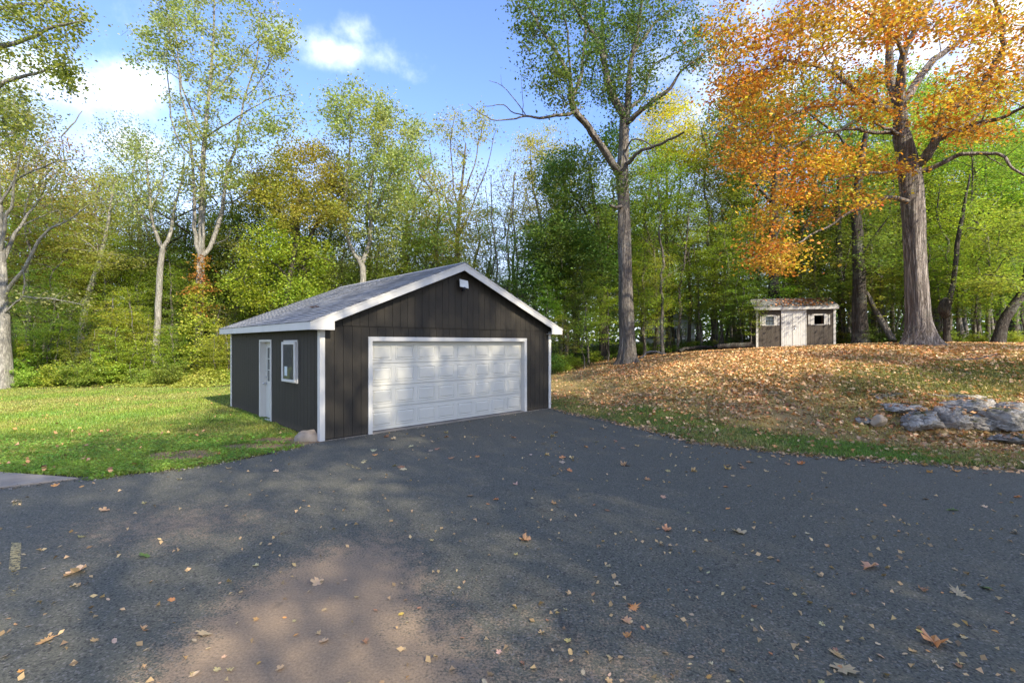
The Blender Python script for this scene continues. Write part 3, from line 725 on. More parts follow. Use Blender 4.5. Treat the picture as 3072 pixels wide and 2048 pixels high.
def rock(name, loc, size, rz, label, seed, mat=None, blocky=.5, cat='rock', group=None, n=20):
    r_ = np.random.default_rng(seed)
    th = np.linspace(0, 2 * np.pi, n, endpoint=False); ph = np.linspace(0.02, np.pi - .02, n // 2 + 1)
    T_, P_ = np.meshgrid(th, ph); d = np.stack([np.sin(P_) * np.cos(T_), np.sin(P_) * np.sin(T_), np.cos(P_)], -1).reshape(-1, 3)
    # superellipsoid cut by random planes: broken faces
    r0 = (np.abs(d) ** (2 + 4 * blocky)).sum(1) ** (-1 / (2 + 4 * blocky))
    for k in range(9 + int(8 * blocky)):
        nrm = r_.normal(size=3); nrm /= np.linalg.norm(nrm); h = r_.uniform(.72, .98); dd = d @ nrm
        r0 = np.where(dd > .05, np.minimum(r0, h / np.maximum(dd, .05)), r0)
    v = d * r0[:, None]
    for k in range(5):
        f_ = r_.normal(size=3) * (3 + 2 * k); v = v + d * (np.sin(v @ f_ + r_.uniform(0, 6))[:, None]) * .05 / (1 + k)
    if mat is M['rock']:                       # split layers: ledges and joints
        hh = v[:, 2] * 4 + np.sin(v[:, 0] * 3 + seed) * .5; st = np.abs((hh % 1) - .5); v = v * (1 - .09 * (st > .40)[:, None])
        jj = v[:, 0] * 3.1 + np.sin(v[:, 2] * 4 + seed) * .35; v = v * (1 - .08 * (np.abs((jj % 1) - .5) > .42)[:, None])
        v = v + d * r_.normal(size=(len(v), 1)) * .03
    v = v * np.array(size) * .5
    m_, n_ = len(ph), n; I_ = np.arange(m_ * n_).reshape(m_, n_)
    F_ = np.stack([I_[:-1].ravel(), np.roll(I_, -1, 1)[:-1].ravel(), np.roll(I_, -1, 1)[1:].ravel(), I_[1:].ravel()], 1)[:, ::-1]
    o = objm(name, npmesh(name, v, F_, blocky < .3), mat or M['rock'], None, loc, (0, 0, rz))
    ROCKS.append((np.array(loc), v, rz)) if name != 'boulder' else None; return tag(o, label, cat, group)
ROCKS = []
c = pxy(712, 1012); rock('boulder', (c[0], c[1] + .05, .06), (.62, .42, .34), .3, 'rounded tan boulder at the white corner board of the garage', 3, M['boulder'], .12, 'boulder', n=24)
def rk(vx, vy, d, w, h, dp, lab, seed, bl=.6, mat=None, rz=None, group='grey ledge rocks in the bank'):
    p = at(vx, vy, d); p[2] -= .15; rock('ledge_rock', tuple(p), (w * .95, dp * .95, h * .82), .2 if rz is None else rz, lab, seed, mat or M['rock'], bl, 'rock', group, 26 if mat else 56)
rk(2117, 952, 10.55, .95, .62, .8, 'pale round cracked ledge rock, leftmost large one in the bank', 21, .35)
rk(2188, 950, 10.45, .55, .66, .7, 'narrow grey rock beside the widest block of the ledge', 22, .5)
rk(2230, 925, 11.0, 1.35, .6, 1.3, 'broad grey rock shelf above the widest ledge block', 23, .7)
rk(2243, 952, 10.5, .95, .56, .8, 'widest squared grey ledge block with a dark undercut', 24, .8)
rk(2312, 948, 10.2, .75, .6, .8, 'mossy grey ledge rock near the right edge of the picture', 25, .6)
rk(2350, 935, 10.4, .8, .6, .8, 'grey ledge rock cut by the right edge of the picture', 26, .7)
rk(2075, 925, 11.2, 1.2, .34, .8, 'low flat grey rock between leaves left of the round rock', 27, .7)
rk(2060, 893, 12.0, 2.4, .26, .9, 'long pale sunlit rock shelf under the moss', 28, .8)
rk(2150, 896, 11.9, 1.2, .24, .9, 'pale rock shelf right of the sunlit one', 29, .8)
rk(2215, 900, 11.8, 1.6, .35, .9, 'dull grey rock shelf below the dark moss', 30, .7)
rk(2018, 950, 10.5, .34, .34, .3, 'brown upright stone left of the ledge', 31, .3, M['boulder'])
rk(1985, 952, 10.7, .3, .2, .3, 'small dull stone half buried left of the brown stone', 32, .4)
rk(1950, 905, 11.9, .4, .16, .4, 'small pale stone among leaves at the left end of the ledge', 33, .5)
rk(2157, 921, 10.9, .2, .13, .2, 'small smooth pink stone on top of the round rock', 34, .1, M['boulder'])
rk(1680, 905, 13.2, .5, .24, .4, 'brown stone in the slope below the shed', 35, .4, M['boulder'], .5, 'stones in the slope')
rk(1655, 855, 16.5, 1.0, .4, .7, 'dark grey rock face in the slope left of the shed', 36, .6, None, .4, 'stones in the slope')
rk(1698, 943, 11.6, .5, .14, .4, 'flat pale stone in the grass below the slope', 37, .5, M['boulder'], .2, 'stones in the slope')
rk(1600, 915, 13.4, .35, .16, .3, 'small tan stone in leaves right of the oak', 38, .4, M['boulder'], .2, 'stones in the slope')
rk(1990, 910, 12.0, .9, .3, .7, 'low grey rock shelf between leaves, left of the long sunlit one', 40, .8)
rk(2030, 922, 11.5, .8, .28, .6, 'flat weathered rock shelf above the brown upright stone', 41, .8)
rk(2330, 990, 9.6, 1.0, .2, .6, 'low crumbly rock at the foot of the ledge', 39, .5)

# ------------------------------------------------------------------ shed
SW_, SDp = 3.6, 2.3
shl = np.array([(2269.4 - 1536) / FOC * 24.9, 24.9]); SYAW = R(-18)
sz = 1.84
SHD = empty('shed', (shl[0], shl[1], sz), SYAW)
tag(SHD, 'small taupe garden shed with white double door on the leafy rise', 'shed')
EH = 2.05
wins = [(.43, .82, 1.18, 1.64), (2.665, 3.105, 1.2, 1.66)]
shw = MB()
for a, b, z0, z1 in [(.02, .40, 0, EH), (.85, 2.64, 0, EH), (3.13, SW_ - .02, 0, EH), (.40, .85, 0, 1.15), (.40, .85, 1.68, EH), (2.64, 3.13, 0, 1.17), (2.64, 3.13, 1.69, EH)]: shw.box(a, b, .016, .06, z0, z1)
shw.box(.02, .06, .06, SDp, 0, EH).box(SW_ - .06, SW_ - .02, .06, SDp, 0, EH).box(.06, SW_ - .06, SDp - .05, SDp, 0, EH)
sw_o = shw.build('wall', M['backing'], SHD)
x = .09
while x < SW_ - .1:
    a, b = x + .004, min(x + .2, SW_ - .08) - .004; segs = [(a, b, .02, EH)]
    for (q0, q1, zz0, zz1) in [(1.18, 2.30, 0, 1.95)] + [(w[0] - .02, w[1] + .02, w[2] - .02, w[3] + .02) for w in wins]:
        ns = []
        for (p0, p1, zl, zh) in segs:
            if p1 <= q0 or p0 >= q1 or zl >= zz1 or zh <= zz0: ns.append((p0, p1, zl, zh)); continue
            if p0 < q0: ns.append((p0, q0, zl, zh))
            if p1 > q1: ns.append((q1, p1, zl, zh))
            m0, m1 = max(p0, q0), min(p1, q1)
            if zz0 > zl + .01: ns.append((m0, m1, zl, zz0))
            if zh > zz1: ns.append((m0, m1, zz1, zh))
        segs = ns
    for grp in pieces(segs):
        mb = MB()
        for (p0, p1, zl, zh) in grp: mb.box(p0, p1, 0, .015, zl, zh)
        mb.build('siding_board', M['shed_siding'], sw_o)
    x += .2
MB().box(0, .019, .0165, SDp, 0, EH).build('side_wall', M['shed_siding'], SHD)
MB().box(SW_ - .019, SW_, .0165, SDp, 0, EH).build('side_wall', M['shed_siding'], SHD)
for bx in [(-.02, .085, -.02, -.001), (SW_ - .085, SW_ + .02, -.02, -.001), (-.02, -.001, -.0005, .08), (SW_ + .001, SW_ + .02, -.0005, .08)]:
    MB().box(*bx, 0, EH - .01).build('corner_board', M['shed_white'], SHD, .003)
# doors with rotten lower ends
def rot_mat():
    m, nt, b, o = new_mat('peeling_white_door'); p = coords(nt); s = N(nt, 'ShaderNodeSeparateXYZ'); nt.links.new(p, s.inputs[0])
    f = noise(nt, coords(nt, (9, 9, 1.5)), 3, 6, .7)
    k = math_(nt, 'ADD', math_(nt, 'MULTIPLY', s.outputs[2], -5.5), math_(nt, 'MULTIPLY', f, 2.4))
    a = ramp(nt, k, [(.35, (0, 0, 0)), (.95, (1, 1, 1))])
    base = ramp(nt, f, [(.3, (.43, .41, .37)), (.6, (.54, .52, .48))])
    nt.links.new(mixc(nt, a, base, (.16, .12, .08)), b.inputs['Base Color']); b.inputs['Roughness'].default_value = .6; bump(nt, b, f, .4, .003); return m
M['rot'] = rot_mat()
for (a, b) in ((1.215, 1.72), (1.735, 2.265)):
    dm = MB().box(a, b, -.012, .01, .03, 1.93); dob = dm.build('shed_door', M['rot'], SHD)
    n = 5; w = (b - a) / n
    for k in range(n):
        MB().box(a + k * w + .004, a + (k + 1) * w - .004, -.022, -.0125, .03 + random.uniform(0, .02), 1.925).build('door_plank', M['rot'], dob)
MB().box(1.165, 1.213, -.03, -.001, .0, 1.99).box(2.267, 2.315, -.03, -.001, 0, 1.99).box(1.213, 2.267, -.03, -.001, 1.932, 1.99).build('door_frame', M['shed_white'], SHD)
MB().box(1.69, 1.75, -.035, -.0225, .03, 1.93).build('meeting_strip', M['shed_white'], SHD)
hd = MB().cyl((1.66, -.04, .88), (1.80, -.045, 1.0), .009, 6).sphere((1.80, -.05, 1.0), .028, 8); hd.build('latch_handle', M['metal'], SHD)
for wi_, (a, b, z0, z1) in enumerate(wins):
    f = MB().box(a - .05, a, -.025, -.001, z0 - .03, z1 + .06).box(b, b + .05, -.025, -.001, z0 - .03, z1 + .06).box(a - .09, b + .09, -.03, -.0255, z1, z1 + .07).box(a, b, -.025, -.001, z1 + .001, z1 + .06).box(a, b, -.025, .0, z0 - .03, z0)
    fo = f.build('window_frame', M['shed_white'], SHD)
    if wi_ == 0:
        MB().box(a, b, .03, .035, z0, z1).build('pane', M['glass'], fo)
        MB().box(a, b, .018, .029, (z0 + z1) / 2 - .015, (z0 + z1) / 2 + .015).box((a + b) / 2 - .006, (a + b) / 2 + .006, .019, .0295, z0, z1).build('glazing_bars', M['backing'], fo)
    else:
        MB().box(b - .08, b - .07, .02, .05, z0, z1).build('sash_edge', M['twig'], fo)
    for sgn in (-1, 1):
        e = a - .052 if sgn < 0 else b + .052
        def rr(x0, x1, z0_, z1_, c=.03):
            return [(x0 + c, z0_), (x1 - c, z0_), (x1, z0_ + c), (x1, z1_ - c), (x1 - c, z1_), (x0 + c, z1_), (x0, z1_ - c), (x0, z0_ + c)]
        xa, xb = (e - .12, e) if sgn < 0 else (e, e + .12)
        xc, xd = (e - .21, e - .15) if sgn < 0 else (e + .15, e + .21)
        s_ = MB().poly(rr(xa, xb, z0 - .03, z1 + .03), 'y', -.022, -.001).poly(rr(xc, xd, z0 - .03, z1 + .03, .02), 'y', -.022, -.001)
        lo_, hi_ = (xd, xa) if sgn < 0 else (xb, xc)
        s_.box(lo_, hi_, -.018, -.004, z0 + .05, z0 + .08).box(lo_, hi_, -.018, -.004, z1 - .09, z1 - .06)
        s_.build('shutter', M['shed_white'], fo)
# shed roof
ov = .13; RH = .52; half = SDp / 2 + ov; sl2 = RH / half
rp = [(-ov, EH + .02), (SDp / 2, EH + .02 + RH), (SDp + ov, EH + .02), (SDp + ov, EH + .06), (SDp / 2, EH + .06 + RH), (-ov, EH + .06)]
sroof = MB().poly(rp, 'x', -.10, SW_ + .10).build('roof', M['soffit'], SHD)
MB().box(-.10, SW_ + .10, -ov - .02, -ov - .001, EH - .08, EH + .055).build('fascia_board', M['shed_white'], SHD, .003)
MB().box(-.1, SW_ + .1, -ov, -.021, EH - .03, EH - .02).build('soffit', M['soffit'], SHD)
for xx in ((-.12, -.101), (SW_ + .101, SW_ + .12)):
    MB().poly([(-ov - .02, EH - .06), (SDp / 2, EH - .06 + RH), (SDp + ov, EH - .06), (SDp + ov, EH + .065), (SDp / 2, EH + .065 + RH), (-ov - .02, EH + .065)], 'x', *xx).build('rake_board', M['shed_white'], SHD)
for xx in ((.0, .019), (SW_ - .019, SW_)):
    MB().poly([(.02, EH), (SDp, EH), (SDp / 2, EH + .01 + (SDp / 2 - .02) * sl2)], 'x', *xx).build('gable_wall', M['shed_siding'], SHD)
an2 = math.atan(sl2); c2, s2 = math.cos(an2), math.sin(an2); L2 = half / c2; row = L2 / 8
v = []
for xx in (.003, .327):
    for s_, h_ in [(0, 0), (row + .02, .001), (row + .02, .006), (0, .016)]: v.append((xx, s_ * c2 - h_ * s2, s_ * s2 + h_ * c2))
me2 = bpy.data.meshes.new('shingle'); me2.from_pydata(v, [], [(0, 3, 2, 1), (4, 5, 6, 7), (0, 1, 5, 4), (3, 7, 6, 2), (0, 4, 7, 3), (1, 2, 6, 5)]); me2.update(); me2.materials.append(M['old_shingle'])
for i in range(8):
    x = -.11 + (0 if i % 2 else -.16)
    while x < SW_ + .1:
        if x > -.13 and x + .33 < SW_ + .15:
            objm('shingle', me2, None, sroof, (x, -ov - .015 + i * row * c2, EH + .055 + i * row * s2))
        x += .33
MB().poly([(SDp / 2 - .12, EH + .075 + RH - .12 * sl2), (SDp / 2, EH + .075 + RH), (SDp / 2 + .12, EH + .075 + RH - .12 * sl2), (SDp / 2 + .12, EH + .09 + RH - .12 * sl2), (SDp / 2, EH + .095 + RH), (SDp / 2 - .12, EH + .09 + RH - .12 * sl2)], 'x', -.11, SW_ + .11).build('ridge_cap', M['old_shingle'], sroof)

# far white house glimpsed through the trees
HO = empty('house', (12.6, 46, hz_(13, 46) - .1), R(-20))
tag(HO, 'small white house half hidden by trees behind the oak', 'house')
M['house_white'] = white_mat('house_white', (.6, .62, .6), .1)
MB().box(0, 5, 0, 5, 0, 2.5).build('wall', M['house_white'], HO)
hr = MB().poly([(-.3, 2.4), (2.5, 4.0), (5.3, 2.4), (5.3, 2.55), (2.5, 4.15), (-.3, 2.55)], 'y', -.3, 5.3).build('roof', M['old_shingle'], HO)
MB().poly([(0, 2.5), (5, 2.5), (2.5, 3.95)], 'y', .0, .1).build('gable_wall', M['house_white'], HO)
for a in (.6, 3.2):
    w = MB().box(a, a + 1, -.04, -.005, 1, 2).build('window', M['glass'], HO)
    MB().box(a - .08, a, -.06, -.001, .92, 2.08).box(a + 1, a + 1.08, -.06, -.001, .92, 2.08).box(a, a + 1, -.06, -.001, 2, 2.08).box(a, a + 1, -.06, -.001, .92, 1).build('frame', M['house_white'], w)
# ------------------------------------------------------------------ tree growing
class Tree:
    """main limbs are given as chains; thinner branches grow from the nearest limb to each spray of leaves"""
    def __init__(s, seed): s.p = []; s.par = []; s.rs = []; s.ch = []; s.tips = []; s.r = np.random.default_rng(seed)
    def chain(s, pts, rad, start=None, sub=3, wob=.02):
        rad = [q * getattr(s, 'rk', 1.0) for q in rad]
        pts = [np.array(q, float) for q in pts]
        if start is not None: pts[0] = s.p[start].copy()
        n = len(pts); P_ = [pts[0]]; Rr = [rad[0]]; L = 0
        for i in range(n - 1):                                    # Catmull-Rom refinement
            p0, p1, p2, p3 = pts[max(i - 1, 0)], pts[i], pts[i + 1], pts[min(i + 2, n - 1)]
            for k in range(1, sub + 1):
                t = k / sub
                q = .5 * ((2 * p1) + (p2 - p0) * t + (2 * p0 - 5 * p1 + 4 * p2 - p3) * t * t + (3 * p1 - p0 - 3 * p2 + p3) * t ** 3)
                seg = np.linalg.norm(p2 - p1)
                if k < sub: q = q + s.r.normal(size=3) * wob * seg
                P_.append(q); Rr.append(rad[i] + (rad[i + 1] - rad[i]) * t)
        ids = []
        for j, (q, r_) in enumerate(zip(P_, Rr)):
            if j == 0 and start is not None: ids.append(start); continue
            s.p.append(q); s.par.append(ids[-1] if ids else -1); s.rs.append(r_); ids.append(len(s.p) - 1)
        s.ch.append((ids, rad[0] if start is not None else None)); return ids
    def near(s, q): return int(np.argmin(((np.array(s.p) - np.array(q)) ** 2).sum(1)))
    def limb(s, pts, rad, **k): return s.chain(pts, rad, start=s.near(pts[0]), **k)
    def spray(s, A, rt=.008, up=.25, down=.8, seg=.6, allow=None, wig=.12):
        A = np.asarray(A); cap = 40000; buf = np.zeros((cap, 3)); n = len(s.p); buf[:n] = s.p
        ok = np.zeros(cap, bool); ok[:n] = True
        if allow is not None: ok[:n] = False; ok[allow] = True
        d0 = np.array([np.min(((buf[:n][ok[:n]] - a) ** 2).sum(1)) for a in A])
        for i in np.argsort(d0):
            a = A[i]; df = a - buf[:n]; c = np.sqrt((df ** 2).sum(1)) + down * np.maximum(0, -df[:, 2]) + np.where(ok[:n], 0, 1e6)
            j = int(np.argmin(c)); st = buf[j]; L = np.linalg.norm(a - st); m = max(2, min(7, int(L / seg)))
            ctrl = (st + a) / 2 + np.array([0, 0, up * L]) + s.r.normal(size=3) * wig * L; ids = [j]
            for k in range(1, m + 1):
                t = k / m; q = (1 - t) ** 2 * st + 2 * t * (1 - t) * ctrl + t * t * a
                if k < m: q = q + s.r.normal(size=3) * .03 * L
                s.p.append(q); s.par.append(ids[-1]); s.rs.append(0); buf[n] = q; ok[n] = True; ids.append(n); n += 1
            s.ch.append((ids, None)); s.tips.append((ids[-1], ids[-2]))
        s.rt = rt
    def build_wood(s, name, pw=.46, minr=.0, rootflare=None):
        n = len(s.p); cnt = np.zeros(n); par = s.par
        for t, _ in s.tips: cnt[t] += 1
        for i in range(n - 1, 0, -1):
            if par[i] >= 0: cnt[par[i]] += cnt[i]
        rt = getattr(s, 'rt', .008); r = np.maximum(np.array(s.rs), np.where(np.array(s.rs) > 0, 0, rt * np.maximum(cnt, 1) ** pw))
        for i in range(n):
            if par[i] >= 0 and s.rs[i] == 0: r[i] = min(r[i], r[par[i]] * .92)
        V, F = [], []; o = 0; P_ = np.array(s.p)
        for ids, r0 in s.ch:
            pts = P_[ids]; rr = r[ids].copy()
            if r0 is not None: rr[0] = r0
            elif len(ids) > 1 and par[ids[0]] is not None and ids[0] != 0: rr[0] = min(rr[0], rr[1] * 1.3)
            k = 16 if rr.max() > .25 else 9 if rr.max() > .08 else 5 if rr.max() > .025 else 3
            tg = np.gradient(pts, axis=0); tg /= np.linalg.norm(tg, axis=1)[:, None] + 1e-9
            ref = np.array([.31, .83, .1]) if abs(tg[:, 2]).mean() > .5 else np.array([.1, .2, 1.])
            a = np.cross(tg, ref); a /= np.linalg.norm(a, axis=1)[:, None] + 1e-9; b = np.cross(tg, a)
            th = np.linspace(0, 2 * np.pi, k, endpoint=False)
            rad = rr[:, None] * np.ones((1, k))
            if getattr(s, 'rk', None) and rr.max() > .14:          # ridged bark as real relief on the big trunks
                k = 56; m0 = len(ids); tt_ = np.linspace(0, m0 - 1, (m0 - 1) * 5 + 1); pts = np.stack([np.interp(tt_, np.arange(m0), pts[:, q]) for q in range(3)], 1); rr = np.interp(tt_, np.arange(m0), rr)
                a = np.stack([np.interp(tt_, np.arange(m0), a[:, q]) for q in range(3)], 1); b = np.stack([np.interp(tt_, np.arange(m0), b[:, q]) for q in range(3)], 1); ids_n = len(tt_)
                th = np.linspace(0, 2 * np.pi, k, endpoint=False); zz = pts[:, 2:3]; tw_ = th[None] + .10 * np.sin(zz * 2.1) + .05 * np.sin(zz * 5.3 + 1)
                rdg = np.abs(np.sin(tw_ * 7 + np.sin(zz * 1.7 + th * 2) * 1.1)) * .6 + np.abs(np.sin(tw_ * 12 + np.sin(zz * 2.9 + th * 3) * 1.6)) * .4
                rad = rr[:, None] * (.965 + .075 * rdg + s.r.normal(size=(ids_n, k)) * .006)
            else: ids_n = len(ids)
            if k >= 9: rad = rad * (1 + .06 * np.sin(th * 3 + pts[:, 2:3] * .7) + .05 * np.sin(th * 5 - pts[:, 2:3] * 1.1 + 1))
            if rootflare and r0 is None and ids[0] == 0:
                hh = pts[:, 2:3] - pts[0, 2]; rad = rad * (1 + rootflare * np.exp(-np.maximum(hh, 0) / .35) * (.55 + .45 * np.sin(th * 5 + 1) + .3 * np.sin(th * 3)))
            ring = pts[:, None] + rad[..., None] * (np.cos(th)[None, :, None] * a[:, None] + np.sin(th)[None, :, None] * b[:, None])
            V.append(ring.reshape(-1, 3)); m = ids_n; I_ = o + np.arange(m * k).reshape(m, k); Rl = np.roll(I_, -1, 1)
            F.append(np.stack([I_[:-1].ravel(), I_[1:].ravel(), Rl[1:].ravel(), Rl[:-1].ravel()], 1)); o += m * k
        s.rad = r
        return npmesh(name, np.concatenate(V), np.concatenate(F), True)
    def build_leaves(s, name, per=50, size=.12, sig=(.4, .4, .15), flat=.5, back=.9, tips=None):
        tips = s.tips if tips is None else tips
        P_ = np.array(s.p); e = P_[[t for t, _ in tips]]; b = P_[[q for _, q in tips]]; m = len(tips)
        k = np.maximum(1, s.r.poisson(per * s.r.uniform(.45, 1.5, m))); idx = np.repeat(np.arange(m), k); n = len(idx)
        t = s.r.uniform(0, back, n)[:, None]; c = e[idx] * (1 - t) + b[idx] * t + s.r.normal(size=(n, 3)) * np.array(sig) * np.where(s.r.uniform(size=(n, 1)) < .3, 1.3, .75)
        return leaf_mesh(name, c, size, flat, s.r, np.repeat(s.r.uniform(0, 1, m), k))
def leaf_mesh(name, c, size, flat, r_, clump=None, asp=.72, fold=.12, smin=.6):
    n = len(c); nm = r_.normal(size=(n, 3)) * (1 - flat); nm[:, 2] = np.abs(nm[:, 2]) + flat; nm /= np.linalg.norm(nm, axis=1)[:, None]
    u = np.cross(nm, r_.normal(size=(n, 3))); u /= np.linalg.norm(u, axis=1)[:, None] + 1e-9; w = np.cross(nm, u)
    L = size * r_.uniform(smin, 1.3, (n, 1)); Wd = L * asp * r_.uniform(.7, 1.1, (n, 1)); fd = L * fold * r_.uniform(-.4, 1.6, (n, 1))
    v = np.stack([c - u * L * .5, c + w * Wd * .5 + nm * fd + u * L * .05, c + u * L * .5, c - w * Wd * .5 + nm * fd + u * L * .05], 1).reshape(-1, 3)
    f = np.arange(4 * n).reshape(n, 4); rnd = r_.uniform(0, 1, n)
    if clump is not None: rnd = np.clip(rnd * .65 + clump * .35, 0, 1)
    return npmesh(name, v, f, False, {'rnd': ('FACE', rnd)})
def tree(name, loc, rz, sc, trunk_me, crown_me, bark, col, label, group=None, cat='tree', leafm=None, crown_name='crown'):
    root = empty(name, loc, rz); root.scale = sc if isinstance(sc, tuple) else (sc, sc, sc)
    tag(root, label, cat, group)
    to = bpy.data.objects.new('trunk', trunk_me); link(to, root)
    if not trunk_me.materials: trunk_me.materials.append(bark)
    if crown_me is not None:
        co = bpy.data.objects.new(crown_name, crown_me); link(co, root); co.color = (*col, 1)
        if not crown_me.materials: crown_me.materials.append(leafm or M['leaf'])
    return root

def ellip(r_, n, c, rad, shell=.35, pw=1.0):
    d = r_.normal(size=(n, 3)); d /= np.linalg.norm(d, axis=1)[:, None]
    return np.array(c) + d * (r_.uniform(shell, 1, n) ** pw)[:, None] * np.array(rad)
def generic(kind, seed):
    T = Tree(seed); r_ = T.r
    def trunk(Hh, r0, lean=.05, n=6, top=.9):
        a = r_.uniform(0, 6.28); pts = []; rad = []
        for i in range(n + 1):
            t = i / n; pts.append((math.cos(a) * lean * Hh * t * t + r_.normal() * .012 * Hh, math.sin(a) * lean * Hh * t * t + r_.normal() * .012 * Hh, Hh * top * t - (.3 if i == 0 else 0)))
            rad.append(r0 * (1 - .85 * t) + .015)
        pts[0] = (0, 0, -.3); return T.chain(pts, rad)
    def limbs(k, z0, z1, L, rise, r0):
        for i in range(k):
            z = z0 + (z1 - z0) * (i + r_.uniform(0, .8)) / k; j = int(np.argmin([abs(q[2] - z) for q in T.p])); st = T.p[j]; a = i * 2.4 + r_.uniform(-.5, .5)
            Lk = L * r_.uniform(.7, 1.15) * (1 - .45 * (z - z0) / (z1 - z0 + .01)); e = st + np.array([math.cos(a) * Lk, math.sin(a) * Lk, rise * Lk])
            T.limb([st, st * .55 + e * .45 + r_.normal(size=3) * .07 * Lk + np.array([0, 0, .05 * Lk]), e], [r0 * (1.1 - .6 * (z - z0) / (z1 - z0 + .01)), r0 * .6, r0 * .3])
    if kind == 'poplar':
        trunk(20, .24, .04); limbs(9, 7, 17, 3.6, 1.3, .085)
        A = np.concatenate([ellip(r_, 150, (0, 0, 14.5), (3.3, 3.3, 6.2), .3), ellip(r_, 40, (0, 0, 18.5), (2.2, 2.2, 2.2), .2)])
        T.spray(A, .008, .3); return T.build_wood('trunk', rootflare=.5), T.build_leaves('crown', 52, .15, (.42, .42, .3), .35)
    if kind == 'maple':
        trunk(15, .16, .06); limbs(11, 3.5, 13, 3.2, .35, .06)
        A = ellip(r_, 215, (0, 0, 8.8), (3.6, 3.6, 6.0), .25, .8); T.spray(A, .007, .1)
        return T.build_wood('trunk', rootflare=.5), T.build_leaves('crown', 62, .14, (.55, .55, .13), .72)
    if kind == 'olive':
        trunk(14, .2, .05); limbs(11, 3, 12, 3.3, .6, .07)
        A = ellip(r_, 250, (0, 0, 8.3), (3.7, 3.7, 6.2), .3, .8); T.spray(A, .007, .2)
        return T.build_wood('trunk', rootflare=.5), T.build_leaves('crown', 64, .13, (.42, .42, .28), .4)
    if kind == 'oak':
        trunk(15, .26, .05); limbs(11, 3, 13, 4.0, .5, .09)
        A = ellip(r_, 260, (0, 0, 9), (4.3, 4.3, 6.3), .35, .8); T.spray(A, .008, .2)
        return T.build_wood('trunk', rootflare=.5), T.build_leaves('crown', 70, .15, (.42, .42, .3), .4)
    if kind == 'sapling':
        trunk(4.6, .035, .08); limbs(8, .8, 4, 1.3, .4, .014)
        A = ellip(r_, 62, (0, 0, 2.7), (1.5, 1.5, 1.9), .2, .8); T.spray(A, .004, .1, seg=.3)
        return T.build_wood('trunk'), T.build_leaves('crown', 42, .11, (.26, .26, .06), .75)
    if kind == 'shrub':
        for i in range(6):
            a = i * 1.05; T.chain([(0.02 * i, 0, -.1), (math.cos(a) * .25, math.sin(a) * .25, .5), (math.cos(a) * .6, math.sin(a) * .6, r_.uniform(.8, 1.3))], [.014, .01, .006])
        A = ellip(r_, 75, (0, 0, .65), (.95, .95, .7), .3, .7); A[:, 2] = np.maximum(A[:, 2], .08); T.spray(A, .003, .1, seg=.25)
        return T.build_wood('trunk'), T.build_leaves('crown', 34, .10, (.15, .15, .08), .55)
    if kind == 'bare':
        trunk(15, .09, .04); limbs(8, 5, 13, 1.6, 2.2, .025)
        A = ellip(r_, 46, (0, 0, 11), (1.6, 1.6, 4.2), .3); T.spray(A, .006, .2)
        return T.build_wood('trunk'), T.build_leaves('crown', 11, .13, (.3, .3, .25), .4)
    if kind == 'pole':            # crooked woodland stem with foliage high up and a few low sprays
        trunk(17, .13, .09, 8); limbs(7, 6, 15, 2.6, .7, .045)
        A = np.concatenate([ellip(r_, 110, (0, 0, 13), (3, 3, 4.3), .3), ellip(r_, 26, (0, 0, 5), (2.4, 2.4, 2.6), .4)]); T.spray(A, .007, .15)
        return T.build_wood('trunk', rootflare=.6), T.build_leaves('crown', 54, .14, (.5, .5, .14), .65)
LIB = {k: [generic(k, 100 + 17 * i + sum(map(ord, k))) for i in range(n)] for k, n in (('poplar', 2), ('maple', 3), ('olive', 2), ('oak', 2), ('sapling', 2), ('shrub', 2), ('bare', 2), ('pole', 2))}
BARK = {'poplar': 'bark_pale', 'maple': 'bark', 'olive': 'bark', 'oak': 'bark_dark', 'sapling': 'bark', 'shrub': 'bark_dark', 'bare': 'bark_pale', 'pole': 'bark'}
# leaf colours
YG = (.31, .36, .06); MG = (.20, .245, .045); DG = (.12, .165, .036); OL = (.32, .31, .085); TU = (.27, .30, .10); YE = (.42, .36, .04); OR = (.47, .215, .038); LG = (.27, .34, .05); RU = (.30, .19, .05)
NAMES = {'poplar': 'tall_tree', 'maple': 'woodland_maple', 'olive': 'woodland_tree', 'oak': 'woodland_oak', 'sapling': 'sapling', 'shrub': 'shrub', 'bare': 'thin_bare_tree', 'pole': 'slender_tree'}
CN = {YG: 'yellow-green', MG: 'mid-green', DG: 'dark green', OL: 'olive', TU: 'pale green', YE: 'golden yellow', OR: 'orange', LG: 'bright green', RU: 'rusty brown'}
cnt_ = {}
def place(kind, vx, d, h=None, col=MG, rz=None, label=None, group=None, sink=0, sxy=None, cat=None, var=None):
    i = cnt_.get(kind, 0); cnt_[kind] = i + 1
    x = (vx * 1.30612 - 1536) / FOC * d; z = hz_(x, d) - sink; base = {'poplar': 21, 'maple': 14.8, 'olive': 14.5, 'oak': 15.3, 'sapling': 4.7, 'shrub': 1.35, 'bare': 15, 'pole': 17.3}[kind]
    s_ = (h or base) / base; lib = LIB[kind]; tm, cm = lib[(i if var is None else var) % len(lib)]; r_ = random.Random(int(vx * 13 + d * 7))
    sx = s_ if sxy is None else sxy
    j = tuple(c * r_.uniform(.85, 1.15) for c in col)
    return tree(NAMES[kind], (x, d, z), r_.uniform(0, 6.28) if rz is None else rz, (sx, sx, s_), tm, cm, M[BARK[kind]], j, label, group, cat or ('shrub' if kind == 'shrub' else 'tree'))
